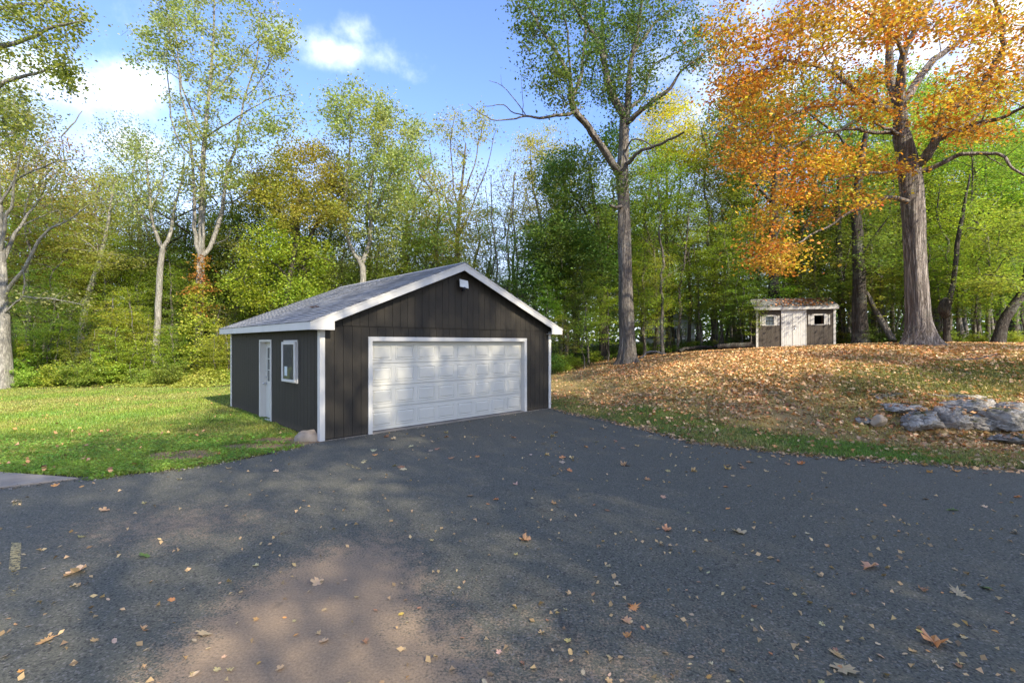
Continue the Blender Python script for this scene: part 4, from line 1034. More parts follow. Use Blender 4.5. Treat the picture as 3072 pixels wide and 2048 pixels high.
def zone(vx, d):
    side_ = ('left of the lawn' if vx < 130 else 'behind the lawn' if vx < 330 else 'by the vine covered trunk' if vx < 560 else 'behind the garage slope' if vx < 900 else
             'behind the garage ridge' if vx < 1180 else 'between garage and big oak' if vx < 1430 else 'between big oak and shed' if vx < 1730 else 'behind the shed' if vx < 1930 else 'behind the orange maple' if vx < 2180 else 'above the rocky bank')
    dep = 'at wood edge' if d < 29 else 'in second row' if d < 36 else 'in third row' if d < 46 else 'far back'
    return side_, dep
autos = []
def auto(kind, vx, d, h=None, col=MG, **k):
    s_, dep = zone(vx, d); w = {'poplar': 'tall loose-crowned tree', 'maple': 'layered maple', 'olive': 'dense bushy tree', 'oak': 'broad oak', 'sapling': 'young sapling', 'shrub': 'leafy shrub', 'bare': 'thin bare tree', 'pole': 'slender crooked tree'}[kind]
    o = place(kind, vx, d, h, col, label='%s %s %s %s' % (CN[col], w, s_, dep), group='%s %s %s' % (CN[col], w + 's', s_), **k)
    autos.append((vx, o)); return o

# --- the big oak behind the garage corner
def V3(pts, d, dz=0, bend=0): 
    n = len(pts) - 1 or 1
    return [at(x, y, d + bend * i / n) for i, (x, y) in enumerate(pts)]
OK = Tree(41); OK.rk = .87; od = 24.5; ob = at(1443, 836, od); ob[2] = hz_(ob[0], ob[1]) - .15
OK.chain([ob] + V3([(1442, 815), (1441, 780), (1438, 715), (1436, 620), (1433, 500), (1431, 400), (1433, 330), (1433, 276)], od), [.58, .50, .46, .42, .385, .35, .33, .29, .27], sub=4, wob=.004)
def OL_(pts, rad, bend): return OK.limb(V3(pts, od, bend=bend), rad, wob=.02)
OL_([(1433, 276), (1427, 255), (1400, 205), (1390, 154), (1376, 103), (1352, 62), (1311, 0), (1290, -50)], [.24, .22, .2, .17, .13, .10, .07, .04], -2)
OL_([(1393, 165), (1387, 110), (1385, 68), (1386, 0), (1388, -60)], [.15, .12, .1, .07, .04], 2.5)
OL_([(1433, 276), (1441, 250), (1443, 191), (1448, 147), (1458, 103), (1470, 34), (1476, -40)], [.22, .2, .16, .13, .10, .08, .04], -1.5)
OL_([(1448, 150), (1482, 85), (1516, 44), (1568, 0), (1610, -50)], [.11, .09, .07, .05, .03], 2)
OL_([(1433, 285), (1447, 277), (1465, 260), (1499, 232), (1540, 202), (1561, 167), (1605, 133), (1653, 82)], [.17, .16, .14, .11, .09, .06, .04, .02], -2)
OL_([(1465, 256), (1474, 226), (1486, 191), (1503, 147), (1550, 123), (1619, 82), (1674, 38)], [.10, .09, .07, .06, .045, .03, .02], 2)
OL_([(1425, 400), (1415, 386), (1393, 352), (1369, 318), (1342, 280), (1321, 256), (1311, 222), (1311, 191)], [.22, .21, .2, .19, .185, .18, .15, .12], -2.5)
OK_L = [(1311, 219), (1308, 181), (1291, 144), (1263, 99), (1236, 58), (1209, 7), (1190, -40)]
def OLs(pts, rad, d0, b): return OK.limb([at(x, y, d0 + b * i / (len(pts) - 1)) for i, (x, y) in enumerate(pts)], rad)
OLs(OK_L, [.12, .11, .1, .085, .07, .05, .03], 22, -1)
OLs([(1313, 235), (1320, 212), (1335, 171), (1339, 130), (1345, 68), (1345, 0), (1348, -60)], [.13, .11, .095, .085, .07, .05, .03], 22, 1.5)
OLs([(1309, 190), (1306, 120), (1304, 72), (1294, 34), (1291, -20)], [.07, .055, .045, .035, .02], 22, -1.5)
n_leafy = list(range(len(OK.p)))
OLs([(1321, 258), (1300, 264), (1277, 265), (1239, 272), (1209, 267), (1185, 273), (1140, 277), (1106, 263), (1075, 239)], [.10, .09, .08, .065, .05, .04, .03, .022, .012], 22, -1)
OLs([(1219, 268), (1181, 260), (1157, 241), (1133, 243), (1108, 244)], [.04, .03, .026, .02, .012], 21.5, .5)
OLs([(1205, 267), (1185, 232), (1154, 198), (1123, 185)], [.03, .024, .018, .01], 21.5, -.5)
OLs([(1200, 267), (1200, 222), (1197, 167)], [.025, .018, .01], 21.5, .3)
OLs([(1154, 198), (1150, 172)], [.012, .006], 21.3, 0)
OLs([(1321, 262), (1333, 250), (1331, 236)], [.05, .035, .012], 22.2, 0)
OL_([(1440, 390), (1447, 372), (1460, 354), (1482, 342), (1516, 332), (1544, 318), (1571, 304)], [.14, .12, .10, .09, .08, .065, .05], -3)
OLs([(1440, 352), (1450, 322), (1480, 324), (1500, 338), (1506, 352)], [.06, .05, .045, .035, .02], 24.2, -1.5)
OLs([(1432, 482), (1415, 477), (1400, 470)], [.10, .08, .06], 24.2, -.8)
r_ = OK.r
def vblob(r_, n, cx, cy, rx, ry, d0, d1, pw=.5):
    t = r_.uniform(0, 6.28, n); q = r_.uniform(0, 1, n) ** pw; dd = r_.uniform(d0, d1, n)
    return np.array([at(cx + rx * a * math.cos(b), cy + ry * a * math.sin(b), c) for a, b, c in zip(q, t, dd)])
A = np.concatenate([vblob(r_, 46, 1225, 20, 60, 60, 19.5, 22.5), vblob(r_, 42, 1250, 130, 52, 85, 19.5, 23), vblob(r_, 34, 1290, 205, 48, 55, 20, 23.5), vblob(r_, 60, 1330, 60, 60, 95, 20, 25),
    vblob(r_, 70, 1400, 30, 70, 90, 21.5, 27), vblob(r_, 60, 1380, 140, 55, 75, 22, 27), vblob(r_, 95, 1480, 60, 75, 105, 21, 27), vblob(r_, 40, 1420, 215, 55, 55, 22, 27), vblob(r_, 26, 1490, 200, 35, 55, 21.5, 26),
    vblob(r_, 34, 1560, 60, 60, 70, 21.5, 27), vblob(r_, 26, 1600, 120, 60, 45, 21, 25), vblob(r_, 14, 1660, 150, 40, 60, 21, 25), vblob(r_, 80, 1400, -70, 230, 60, 20, 28), vblob(r_, 22, 1425, 420, 26, 40, 23.2, 25.5)])
OK.spray(A, .007, .12, allow=n_leafy, seg=.7)
crw = OK.build_leaves('crown', 42, .135, (.33, .33, .24), .35)
tree('oak_tree', (0, 0, 0), 0, 1, OK.build_wood('trunk', rootflare=.55), crw, M['bark'], (.085, .125, .032), 'tall oak with a dead bare limb reaching left over the garage', crown_name='crown')

# --- the orange maple on the rise
MP = Tree(77); MP.rk = .85; md = 18.0; mb_ = at(2115, 786, md); mb_[2] = hz_(mb_[0], mb_[1]) - .15
MP.chain([mb_] + V3([(2114, 768), (2112, 740), (2110, 700), (2103, 600), (2097, 500), (2093, 440), (2088, 392), (2080, 350), (2070, 308)], md), [.66, .56, .47, .43, .40, .40, .41, .42, .36, .30], sub=4, wob=.004)
def ML(pts, rad, d0=md, b=0): return MP.limb([at(x, y, d0 + b * i / (len(pts) - 1)) for i, (x, y) in enumerate(pts)], rad)
ML([(2070, 308), (2068, 246), (2068, 191), (2075, 130), (2097, 79), (2131, 24), (2155, -30)], [.28, .22, .18, .14, .11, .08, .05], md, -1.5)
ML([(2074, 135), (2056, 85), (2029, 62), (1990, 30)], [.10, .07, .05, .03], md - .8, -1)
ML([(2060, 250), (2042, 171), (2044, 103), (2041, 34), (2030, -40)], [.20, .17, .14, .12, .08], md + .6, 1.5)
ML([(2082, 240), (2088, 219), (2117, 171), (2162, 126), (2203, 96), (2237, 68), (2250, 0)], [.2, .18, .16, .13, .10, .08, .05], md + .3, 2)
ML([(2052, 262), (2018, 239), (1977, 212), (1936, 185), (1912, 164), (1847, 150), (1803, 140), (1740, 165), (1690, 200)], [.14, .12, .11, .095, .08, .06, .05, .035, .02], md, -3)
ML([(1912, 164), (1918, 130), (1930, 115)], [.05, .035, .02], md - 1.6, 0)
ML([(2045, 308), (2030, 295), (2005, 280)], [.08, .06, .05], md - .4, -1)
ML([(2044, 248), (1984, 236), (1916, 239), (1871, 243), (1820, 262), (1760, 300)], [.08, .06, .05, .04, .03, .02], md - .2, -3.5)
ML([(2046, 312), (1984, 301), (1936, 297), (1880, 308), (1830, 332), (1770, 375)], [.09, .07, .06, .05, .035, .02], md - .2, -3)
ML([(1936, 297), (1880, 350), (1830, 420), (1800, 500), (1780, 560)], [.04, .03, .025, .02, .01], md - 1.4, -2)
ML([(2072, 458), (2045, 453), (2025, 458), (1984, 475), (1950, 489), (1916, 513), (1860, 540), (1815, 570)], [.10, .085, .075, .06, .05, .04, .03, .015], md - .3, -2.5)
ML([(2085, 380), (2040, 395), (1990, 400), (1930, 410), (1870, 425)], [.07, .055, .045, .03, .015], md - .4, -3)
ML([(2094, 388), (2110, 374), (2128, 359), (2148, 325), (2169, 267), (2203, 239), (2251, 202), (2282, 150), (2306, 103), (2299, 44), (2278, -20)], [.24, .22, .2, .17, .15, .14, .12, .10, .085, .07, .05], md, -2.5)
ML([(2149, 328), (2189, 304), (2241, 284), (2292, 274), (2352, 246), (2420, 215)], [.11, .10, .08, .07, .05, .03], md - .6, -3)
ML([(2153, 322), (2206, 294), (2258, 253), (2306, 222), (2352, 198), (2420, 160)], [.11, .10, .085, .07, .05, .03], md - .6, 1)
ML([(2285, 150), (2320, 165), (2380, 150)], [.06, .045, .03], md - 1.6, -.5)
ML([(2115, 400), (2130, 390), (2155, 379), (2189, 362), (2210, 354), (2258, 352), (2299, 356), (2319, 380), (2352, 403), (2400, 425)], [.12, .11, .10, .09, .08, .07, .06, .05, .04, .03], md - .1, -2)
ML([(2258, 352), (2290, 372), (2310, 384)], [.03, .02, .01], md - 1, -.4)
r_ = MP.r
A = np.concatenate([vblob(r_, 60, 1720, 300, 85, 110, 13.5, 19), vblob(r_, 60, 1780, 210, 110, 80, 13.5, 19), vblob(r_, 55, 1800, 380, 95, 80, 13.5, 18), vblob(r_, 66, 1860, 110, 130, 80, 13, 20),
    vblob(r_, 34, 1780, 590, 66, 40, 14, 17), vblob(r_, 20, 1775, 500, 50, 55, 14, 17), vblob(r_, 34, 1690, 170, 60, 80, 14, 18), vblob(r_, 30, 1680, 60, 50, 60, 14, 18), vblob(r_, 18, 1850, 470, 90, 45, 14, 17.5), vblob(r_, 40, 1930, 370, 110, 30, 14, 18), vblob(r_, 20, 1960, 455, 80, 30, 14.5, 18), vblob(r_, 100, 1960, 40, 170, 75, 12.5, 21),
    vblob(r_, 45, 1950, 200, 110, 60, 14, 20), vblob(r_, 90, 2160, 20, 170, 80, 12.5, 21), vblob(r_, 55, 2240, 200, 110, 45, 13, 20), vblob(r_, 50, 2290, 100, 90, 70, 12.5, 20), vblob(r_, 30, 2230, 300, 110, 30, 13.5, 19),
    vblob(r_, 150, 2000, -120, 420, 110, 11.5, 22), vblob(r_, 70, 2450, 150, 100, 180, 12, 20), vblob(r_, 12, 2010, 262, 60, 25, 15, 17), vblob(r_, 12, 2040, 392, 55, 12, 16.2, 17.5), vblob(r_, 24, 2170, 262, 50, 40, 14, 19)])
MP.spray(A, .006, .03, down=.5, seg=.6)
pick = MP.r.uniform(size=len(MP.tips)) < .33
mtree = tree('maple_tree', (0, 0, 0), 0, 1, MP.build_wood('trunk', rootflare=.55), MP.build_leaves('crown', 48, .12, (.40, .40, .10), .5, tips=[q for q, k_ in zip(MP.tips, pick) if not k_]), M['bark_maple'], OR, 'big orange autumn maple on the rise right of the shed', leafm=M['leaf_orange'])

co = bpy.data.objects.new('crown', MP.build_leaves('crown', 50, .115, (.40, .40, .10), .5, tips=[q for q, k_ in zip(MP.tips, pick) if k_])); link(co, mtree); co.color = (.50, .36, .045, 1); co['label'] = 'golden yellow part of the crown'
co.data.materials.append(M['leaf_orange'])
# --- vine covered double tree at the wood edge, left of the garage
TP = Tree(58); TP.rk = .72; td = 25.0; tb = at(452, 872, td); tb[2] = hz_(tb[0], tb[1]) - .1
TP.chain([tb] + V3([(453, 850), (455, 800), (457, 720), (459, 650), (462, 590), (463, 500), (465, 400), (470, 320), (480, 220), (488, 120), (492, 20), (495, -60)], td), [.34, .3, .27, .25, .24, .22, .18, .16, .14, .11, .08, .06, .03], sub=3, wob=.006)
def TL(pts, rad, d0=td, b=0): return TP.limb([at(x, y, d0 + b * i / (len(pts) - 1)) for i, (x, y) in enumerate(pts)], rad)
TL([(462, 600), (478, 575), (490, 550), (506, 500), (512, 470), (520, 400), (545, 330), (560, 230), (590, 130), (600, 30)], [.18, .16, .16, .15, .13, .11, .09, .07, .05, .03], td, 1)
TL([(458, 600), (450, 560), (447, 500), (446, 440), (440, 350), (425, 250), (410, 150), (400, 40)], [.15, .13, .12, .11, .09, .07, .05, .03], td, -1)
TL([(461, 590), (468, 540), (469, 480), (467, 455), (440, 458), (418, 470)], [.12, .1, .09, .07, .04, .02], td, -1.2)
TL([(467, 460), (500, 450), (540, 440)], [.05, .04, .02], td - 1, 0)
TL([(512, 470), (540, 460), (575, 440), (600, 425)], [.06, .05, .04, .02], td + .3, -1)
TL([(496, 560), (520, 550), (532, 525)], [.04, .03, .015], td, -.6)
TL([(465, 400), (440, 360), (415, 330), (392, 270), (385, 180), (380, 90)], [.09, .08, .07, .055, .04, .02], td, .5)
TL([(470, 330), (510, 290), (560, 260), (620, 225), (680, 215)], [.08, .06, .05, .035, .02], td, -1)
TL([(480, 230), (530, 170), (570, 110), (620, 60)], [.07, .055, .04, .02], td, 1)
TL([(470, 320), (430, 230), (400, 130), (385, 40), (370, -40)], [.08, .065, .05, .04, .02], td, -.5)
TL([(560, 240), (600, 180), (640, 110)], [.05, .035, .02], td + .6, 0)
r_ = TP.r
A = np.concatenate([vblob(r_, 120, 500, 90, 175, 110, 22, 28), vblob(r_, 90, 530, 230, 160, 110, 22, 28), vblob(r_, 60, 480, 340, 110, 70, 22.5, 27.5), vblob(r_, 50, 490, 420, 85, 40, 23, 27), vblob(r_, 80, 510, -50, 180, 60, 22, 28),
                    vblob(r_, 30, 330, 110, 60, 60, 22.5, 26), vblob(r_, 26, 640, 280, 60, 50, 23, 26), vblob(r_, 22, 400, 30, 50, 40, 23, 27), vblob(r_, 22, 640, 80, 45, 50, 23, 27)])
TP.spray(A, .007, .3, seg=.7)
tt = tree('vine_covered_tree', (0, 0, 0), 0, 1, TP.build_wood('trunk', rootflare=.5), TP.build_leaves('crown', 50, .14, (.27, .27, .2), .35), M['bark_pale'], TU, 'tall multi stemmed tree with a vine covered trunk left of the garage')
# the vines on its trunk
r_ = np.random.default_rng(9)
def vines(n, lo, hi, col, lab, per=34):
    P_ = []
    for i in range(n):
        t_ = r_.uniform(lo, hi); wv = (16 + 34 * (1 - abs(t_ - .28)) ** 2) * r_.choice([.35, .7, 1.0, 1.15]); sgn = r_.choice([-1, 1])
        c_ = at(454 + 8 * t_ + sgn * wv * r_.uniform(.3, 1), 878 - 290 * t_, td - .1 - r_.uniform(0, .8)); k = int(per * r_.uniform(.5, 1.5)); q = r_.normal(size=(k, 3)) * np.array([.26, .22, .085])
        q[:, 2] -= np.abs(q[:, 0]) * .35; P_.append(c_ + q)
    for i in range(n * 6):
        t_ = r_.uniform(lo, hi); P_.append(at(454 + 6 * t_ + r_.uniform(-13, 13), 878 - 290 * t_, td - .3 - r_.uniform(0, .1))[None])
    o_ = objm('vine_leaves', leaf_mesh('vine_leaves', np.concatenate(P_), .13, .5, r_), M['leaf'], tt); o_.color = (*col, 1); o_['label'] = lab
vines(105, 0, .80, (.36, .38, .06), 'yellow-green vine leaves'); vines(26, .55, 1.0, (.38, .17, .05), 'reddish vine leaves', 24)

# --- other single trees one can tell apart
def special(seed, name, d, trunk, trad, limbs_, blobs, per, col, bark, label, size=.14, sig=(.36, .36, .25), flat=.4, up=.25, leafm=None, rt=.007, flare=.4):
    T = Tree(seed); b = at(*trunk[0], d); b[2] = hz_(b[0], b[1]) - .15
    T.chain([b] + [at(x, y, d) for x, y in trunk[1:]], trad, wob=.008)
    for pts, rad, bb in limbs_:
        q = at(*pts[0], d); j = int(np.argmin([np.hypot((p[0] / p[1] - q[0] / q[1]), ((p[2] - CAMH) / p[1] - (q[2] - CAMH) / q[1])) for p in T.p])); d0 = T.p[j][1]
        T.chain([at(x, y, d0 + bb * i / (len(pts) - 1)) for i, (x, y) in enumerate(pts)], rad, start=j)
    A = np.concatenate([vblob(T.r, n, cx, cy, rx, ry, d + e0, d + e1) for n, cx, cy, rx, ry, e0, e1 in blobs]); T.spray(A, rt, up, seg=.7)
    return tree(name, (0, 0, 0), 0, 1, T.build_wood('trunk', rootflare=flare), T.build_leaves('crown', per, size, sig, flat), M[bark], col, label, leafm=leafm)
special(61, 'forked_tree', 25, [(357, 852), (359, 790), (363, 700), (368, 620), (374, 572)], [.20, .165, .15, .14, .13],
        [([(374, 575), (362, 545), (350, 510), (345, 460), (340, 400), (335, 340)], [.10, .09, .08, .07, .05, .02], -.5), ([(350, 515), (320, 490), (300, 465), (280, 430)], [.07, .05, .035, .02], -1),
         ([(374, 575), (390, 540), (397, 500), (405, 460), (420, 400), (425, 350)], [.11, .09, .08, .06, .04, .02], .8), ([(345, 470), (370, 430), (380, 380)], [.04, .03, .02], .5)],
        [(48, 330, 370, 75, 65, -2, 2), (34, 400, 430, 55, 60, -2, 2), (22, 290, 450, 45, 40, -2, 1), (20, 340, 490, 60, 40, -1.5, 1.5)], 34, TU, 'bark_pale', 'pale straight trunk forking high, left of the vine covered tree', size=.13)
special(62, 'leaning_tree', 28, [(178, 820), (188, 760), (200, 690), (216, 640), (232, 590), (250, 500), (262, 420)], [.2, .17, .16, .15, .12, .08, .04],
        [([(216, 640), (240, 610), (275, 600), (310, 590)], [.05, .04, .03, .02], -1.5), ([(232, 590), (205, 560), (170, 540)], [.05, .035, .02], -1)],
        [(40, 250, 470, 70, 80, -2, 2), (34, 280, 600, 70, 22, -3, 1), (26, 190, 560, 60, 40, -2, 1.5)], 50, OL, 'bark_pale', 'slim pale trunk leaning right at the left wood edge', size=.13, sig=(.5, .5, .12), flat=.7, up=.1)
special(63, 'beech_tree', 21, [(8, 852), (6, 780), (4, 700), (2, 620), (-2, 540), (-6, 440), (-10, 340)], [.3, .25, .22, .2, .16, .11, .06],
        [([(6, 690), (25, 655), (55, 620), (85, 560), (110, 530), (150, 510), (205, 470)], [.09, .08, .07, .06, .05, .035, .015], -1), ([(2, 620), (20, 570), (48, 520), (75, 480), (120, 430)], [.09, .08, .06, .045, .02], 1),
         ([(0, 600), (12, 520), (30, 450), (42, 380), (60, 320)], [.08, .07, .05, .04, .02], -1), ([(10, 720), (30, 700), (52, 680), (56, 640), (50, 610)], [.05, .045, .04, .03, .02], -.8),
         ([(52, 682), (90, 685), (140, 690), (190, 700)], [.03, .025, .02, .01], -1.5), ([(-4, 480), (30, 420), (80, 390), (140, 370), (200, 360)], [.06, .05, .04, .03, .01], -.8), ([(48, 520), (90, 500), (140, 480)], [.04, .03, .015], 1)],
        [(60, 60, 290, 90, 55, -2, 3), (34, 30, 220, 60, 40, -2, 2), (30, 120, 380, 80, 50, -1.5, 2), (26, 140, 470, 90, 50, -1.5, 1.5), (26, 120, 690, 90, 22, -2, 1)], 24, (.22, .22, .07), 'bark_pale', 'pale smooth many limbed tree at the left edge of the picture', size=.12, up=.1)
special(64, 'overhanging_tree', 15, [(-230, 900), (-215, 700), (-200, 500), (-180, 330), (-160, 160), (-150, 0)], [.3, .26, .23, .2, .15, .1],
        [([(-195, 420), (-120, 330), (-40, 230), (20, 185), (80, 170), (120, 160), (160, 175)], [.12, .1, .08, .06, .045, .03, .015], .5), ([(-180, 300), (-100, 190), (-20, 120), (60, 90), (130, 60), (190, 50)], [.12, .1, .08, .06, .04, .02], -.5),
         ([(-160, 160), (-80, 60), (0, 20), (90, 10), (150, -10)], [.1, .08, .06, .04, .02], .4)],
        [(44, 60, 80, 100, 70, -1.5, 1.5), (30, 150, 60, 60, 50, -1, 1), (26, 110, 150, 60, 40, -1, 1), (40, 60, -40, 130, 60, -2, 1.5), (16, 160, 180, 30, 30, -.5, .5), (50, -100, 50, 120, 160, -2, 2), (18, 10, 230, 60, 50, -1, 1), (24, 30, 300, 50, 40, 0, 2)],
        34, (.22, .24, .05), 'bark_pale', 'leafy branches reaching in at the upper left corner of the sky', size=.11, sig=(.24, .24, .16), up=.1, rt=.005)
special(65, 'twisted_tree', 27, [(836, 700), (834, 640), (831, 610), (822, 590)], [.20, .175, .16, .14],
        [([(828, 605), (812, 580), (800, 550), (788, 500), (792, 440), (800, 380), (805, 300), (800, 250)], [.12, .11, .10, .09, .08, .06, .04, .03], -1),
         ([(832, 608), (845, 570), (852, 520), (850, 460), (856, 400), (868, 330), (880, 260)], [.14, .12, .11, .09, .07, .05, .03], 1), ([(852, 500), (880, 440), (905, 380), (930, 320)], [.08, .06, .045, .02], -1), ([(795, 440), (770, 400), (755, 350)], [.05, .04, .02], 0)],
        [(105, 815, 260, 80, 72, -2.5, 2.5), (90, 910, 320, 68, 80, -2.5, 2.5), (80, 850, 400, 95, 70, -2.5, 2.5), (40, 790, 480, 60, 50, -2, 2), (34, 900, 470, 60, 50, -2, 2), (26, 855, 560, 80, 40, -1, 2)], 52, TU, 'bark_pale', 'tree with a twisted pale forked trunk rising behind the garage roof', size=.15)
special(66, 'tall_thin_tree', 34, [(1052, 700), (1050, 600), (1052, 520), (1060, 430), (1070, 330)], [.2, .17, .14, .1, .05],
        [([(1051, 560), (1030, 480), (1000, 400), (985, 330)], [.08, .06, .045, .02], 1), ([(1055, 490), (1040, 400), (1035, 320), (1045, 260)], [.07, .05, .04, .02], -1), ([(1058, 450), (1090, 380), (1105, 310), (1110, 270)], [.07, .05, .04, .02], .5), ([(1052, 540), (1090, 460), (1120, 380), (1135, 310)], [.06, .05, .035, .02], -1)],
        [(44, 1030, 290, 50, 45, -2, 2), (30, 1105, 290, 38, 40, -2, 2), (50, 1050, 400, 75, 60, -2, 2), (50, 1050, 500, 70, 60, -2, 2), (40, 1050, 590, 70, 50, -2, 2)], 26, OL, 'bark', 'tall thin tree with rising open branches behind the garage ridge', size=.16)
special(67, 'vine_draped_tree', 27, [(690, 760), (700, 690), (690, 600), (680, 520), (690, 440)], [.3, .27, .24, .2, .1],
        [([(690, 600), (720, 530), (760, 470), (790, 430)], [.12, .1, .07, .03], -1), ([(682, 540), (640, 480), (610, 430)], [.1, .07, .03], 0)],
        [(110, 700, 390, 110, 60, -2.5, 2), (70, 640, 470, 80, 60, -2.5, 2), (70, 750, 450, 75, 60, -2.5, 2), (34, 600, 420, 40, 40, -2, 2)], 84, (.30, .27, .05), 'bark_dark', 'broad olive tree hung with vines, above the left part of the garage roof', size=.13, sig=(.4, .4, .32))
special(68, 'hanging_vine_tree', 25.5, [(640, 800), (655, 720), (665, 640), (680, 560)], [.2, .18, .15, .1],
        [([(665, 650), (620, 600), (580, 600), (560, 640)], [.06, .05, .03, .02], -1), ([(670, 620), (720, 590), (760, 600)], [.06, .04, .02], -1)],
        [(60, 700, 600, 70, 60, -1.5, 1.5), (50, 610, 560, 60, 60, -1.5, 1.5), (34, 560, 650, 50, 40, -1.5, 1), (50, 690, 680, 70, 35, -1.5, 1), (24, 590, 690, 40, 30, -1, 1)], 64, (.25, .31, .035), 'bark_dark', 'bright yellow-green leafy tree just above the left slope of the garage roof', size=.13, sig=(.4, .4, .22))
special(69, 'yellow_maple', 33, [(1535, 785), (1534, 700), (1532, 600), (1530, 480), (1532, 360)], [.2, .16, .14, .11, .06],
        [([(1531, 500), (1500, 400), (1480, 330)], [.06, .04, .02], 0), ([(1531, 480), (1570, 380), (1590, 300)], [.06, .04, .02], 1)],
        [(80, 1540, 270, 62, 65, -3, 3), (60, 1500, 360, 60, 60, -3, 3), (44, 1590, 350, 45, 60, -2.5, 2.5)], 70, YE, 'bark', 'golden yellow topped maple behind the right side of the big oak', size=.15, sig=(.5, .5, .2), flat=.55)
special(70, 'dark_oak', 29, [(1385, 795), (1384, 700), (1380, 600), (1370, 500), (1355, 400)], [.24, .2, .17, .13, .06],
        [([(1382, 640), (1340, 560), (1290, 520), (1240, 500)], [.09, .07, .05, .02], -1), ([(1376, 540), (1320, 450), (1270, 410)], [.08, .06, .03], 0)],
        [(90, 1300, 400, 70, 65, -3, 2), (90, 1330, 520, 75, 75, -3, 2), (80, 1270, 560, 70, 70, -3, 2), (60, 1370, 620, 55, 60, -2.5, 1.5), (34, 1400, 330, 34, 45, -2, 2), (60, 1250, 650, 60, 50, -2, 2)], 80, (.10, .16, .035), 'bark_dark', 'dense dark green tree left of the big oak trunk', size=.15, sig=(.42, .42, .25))
special(71, 'burl_tree', 21.5, [(2176, 787), (2174, 750), (2176, 712), (2190, 650), (2198, 560), (2215, 470), (2228, 400)], [.15, .12, .13, .1, .09, .06, .03],
        [([(2176, 730), (2168, 710), (2176, 690), (2184, 700)], [.17, .24, .2, .05], -.2)],
        [(30, 2230, 480, 60, 70, -2, 2)], 50, LG, 'bark_dark', 'dark thin tree with a round burl right of the orange maple trunk', size=.12, sig=(.5, .5, .12), flat=.7)
special(72, 'crooked_tree', 20.5, [(2290, 787), (2305, 740), (2330, 700), (2350, 670), (2366, 600), (2380, 500)], [.24, .2, .19, .18, .16, .1],
        [([(2350, 670), (2310, 640), (2260, 630)], [.05, .035, .02], -1)],
        [(50, 2330, 540, 70, 60, -2, 2), (30, 2290, 650, 50, 30, -2, 1)], 60, MG, 'bark_dark', 'dark trunk curving right at the right edge of the picture', size=.13, sig=(.5, .5, .12), flat=.7)
special(73, 'thick_dark_tree', 27.5, [(1776, 770), (1776, 700), (1776, 600), (1778, 500), (1782, 400), (1790, 250)], [.34, .3, .27, .24, .2, .1],
        [([(1778, 480), (1720, 400), (1690, 330)], [.1, .07, .03], 0), ([(1780, 430), (1840, 350), (1880, 280)], [.1, .07, .03], 1)],
        [(80, 1700, 300, 80, 80, -2.5, 2.5), (70, 1800, 220, 90, 80, -2.5, 2.5)], 66, DG, 'bark_dark', 'thick dark trunk standing behind the left end of the shed', size=.15)
special(74, 'twin_stem_tree', 26, [(1936, 790), (1932, 700), (1928, 620), (1925, 500), (1930, 380)], [.2, .17, .16, .14, .08],
        [([(1934, 700), (1940, 620), (1960, 520)], [.06, .05, .03], -1)],
        [(50, 1950, 560, 70, 60, -2.5, 2), (40, 1920, 680, 50, 40, -2, 1), (40, 1950, 440, 80, 50, -2, 2)], 56, DG, 'bark_dark', 'dark upright trunk just right of the shed', size=.13, sig=(.5, .5, .13), flat=.65)
special(75, 'hollow_tree', 23.5, [(1978, 790), (1976, 740), (1974, 660), (1970, 560), (1968, 450), (1990, 300)], [.38, .33, .28, .25, .2, .1],
        [([(1972, 600), (2010, 540), (2040, 500)], [.07, .05, .02], -1)],
        [(50, 2020, 600, 50, 60, -2, 1.5), (40, 1990, 470, 60, 50, -1, 2)], 50, DG, 'bark_dark', 'wide dark trunk between the shed and the orange maple', size=.13, sig=(.5, .5, .13), flat=.65)

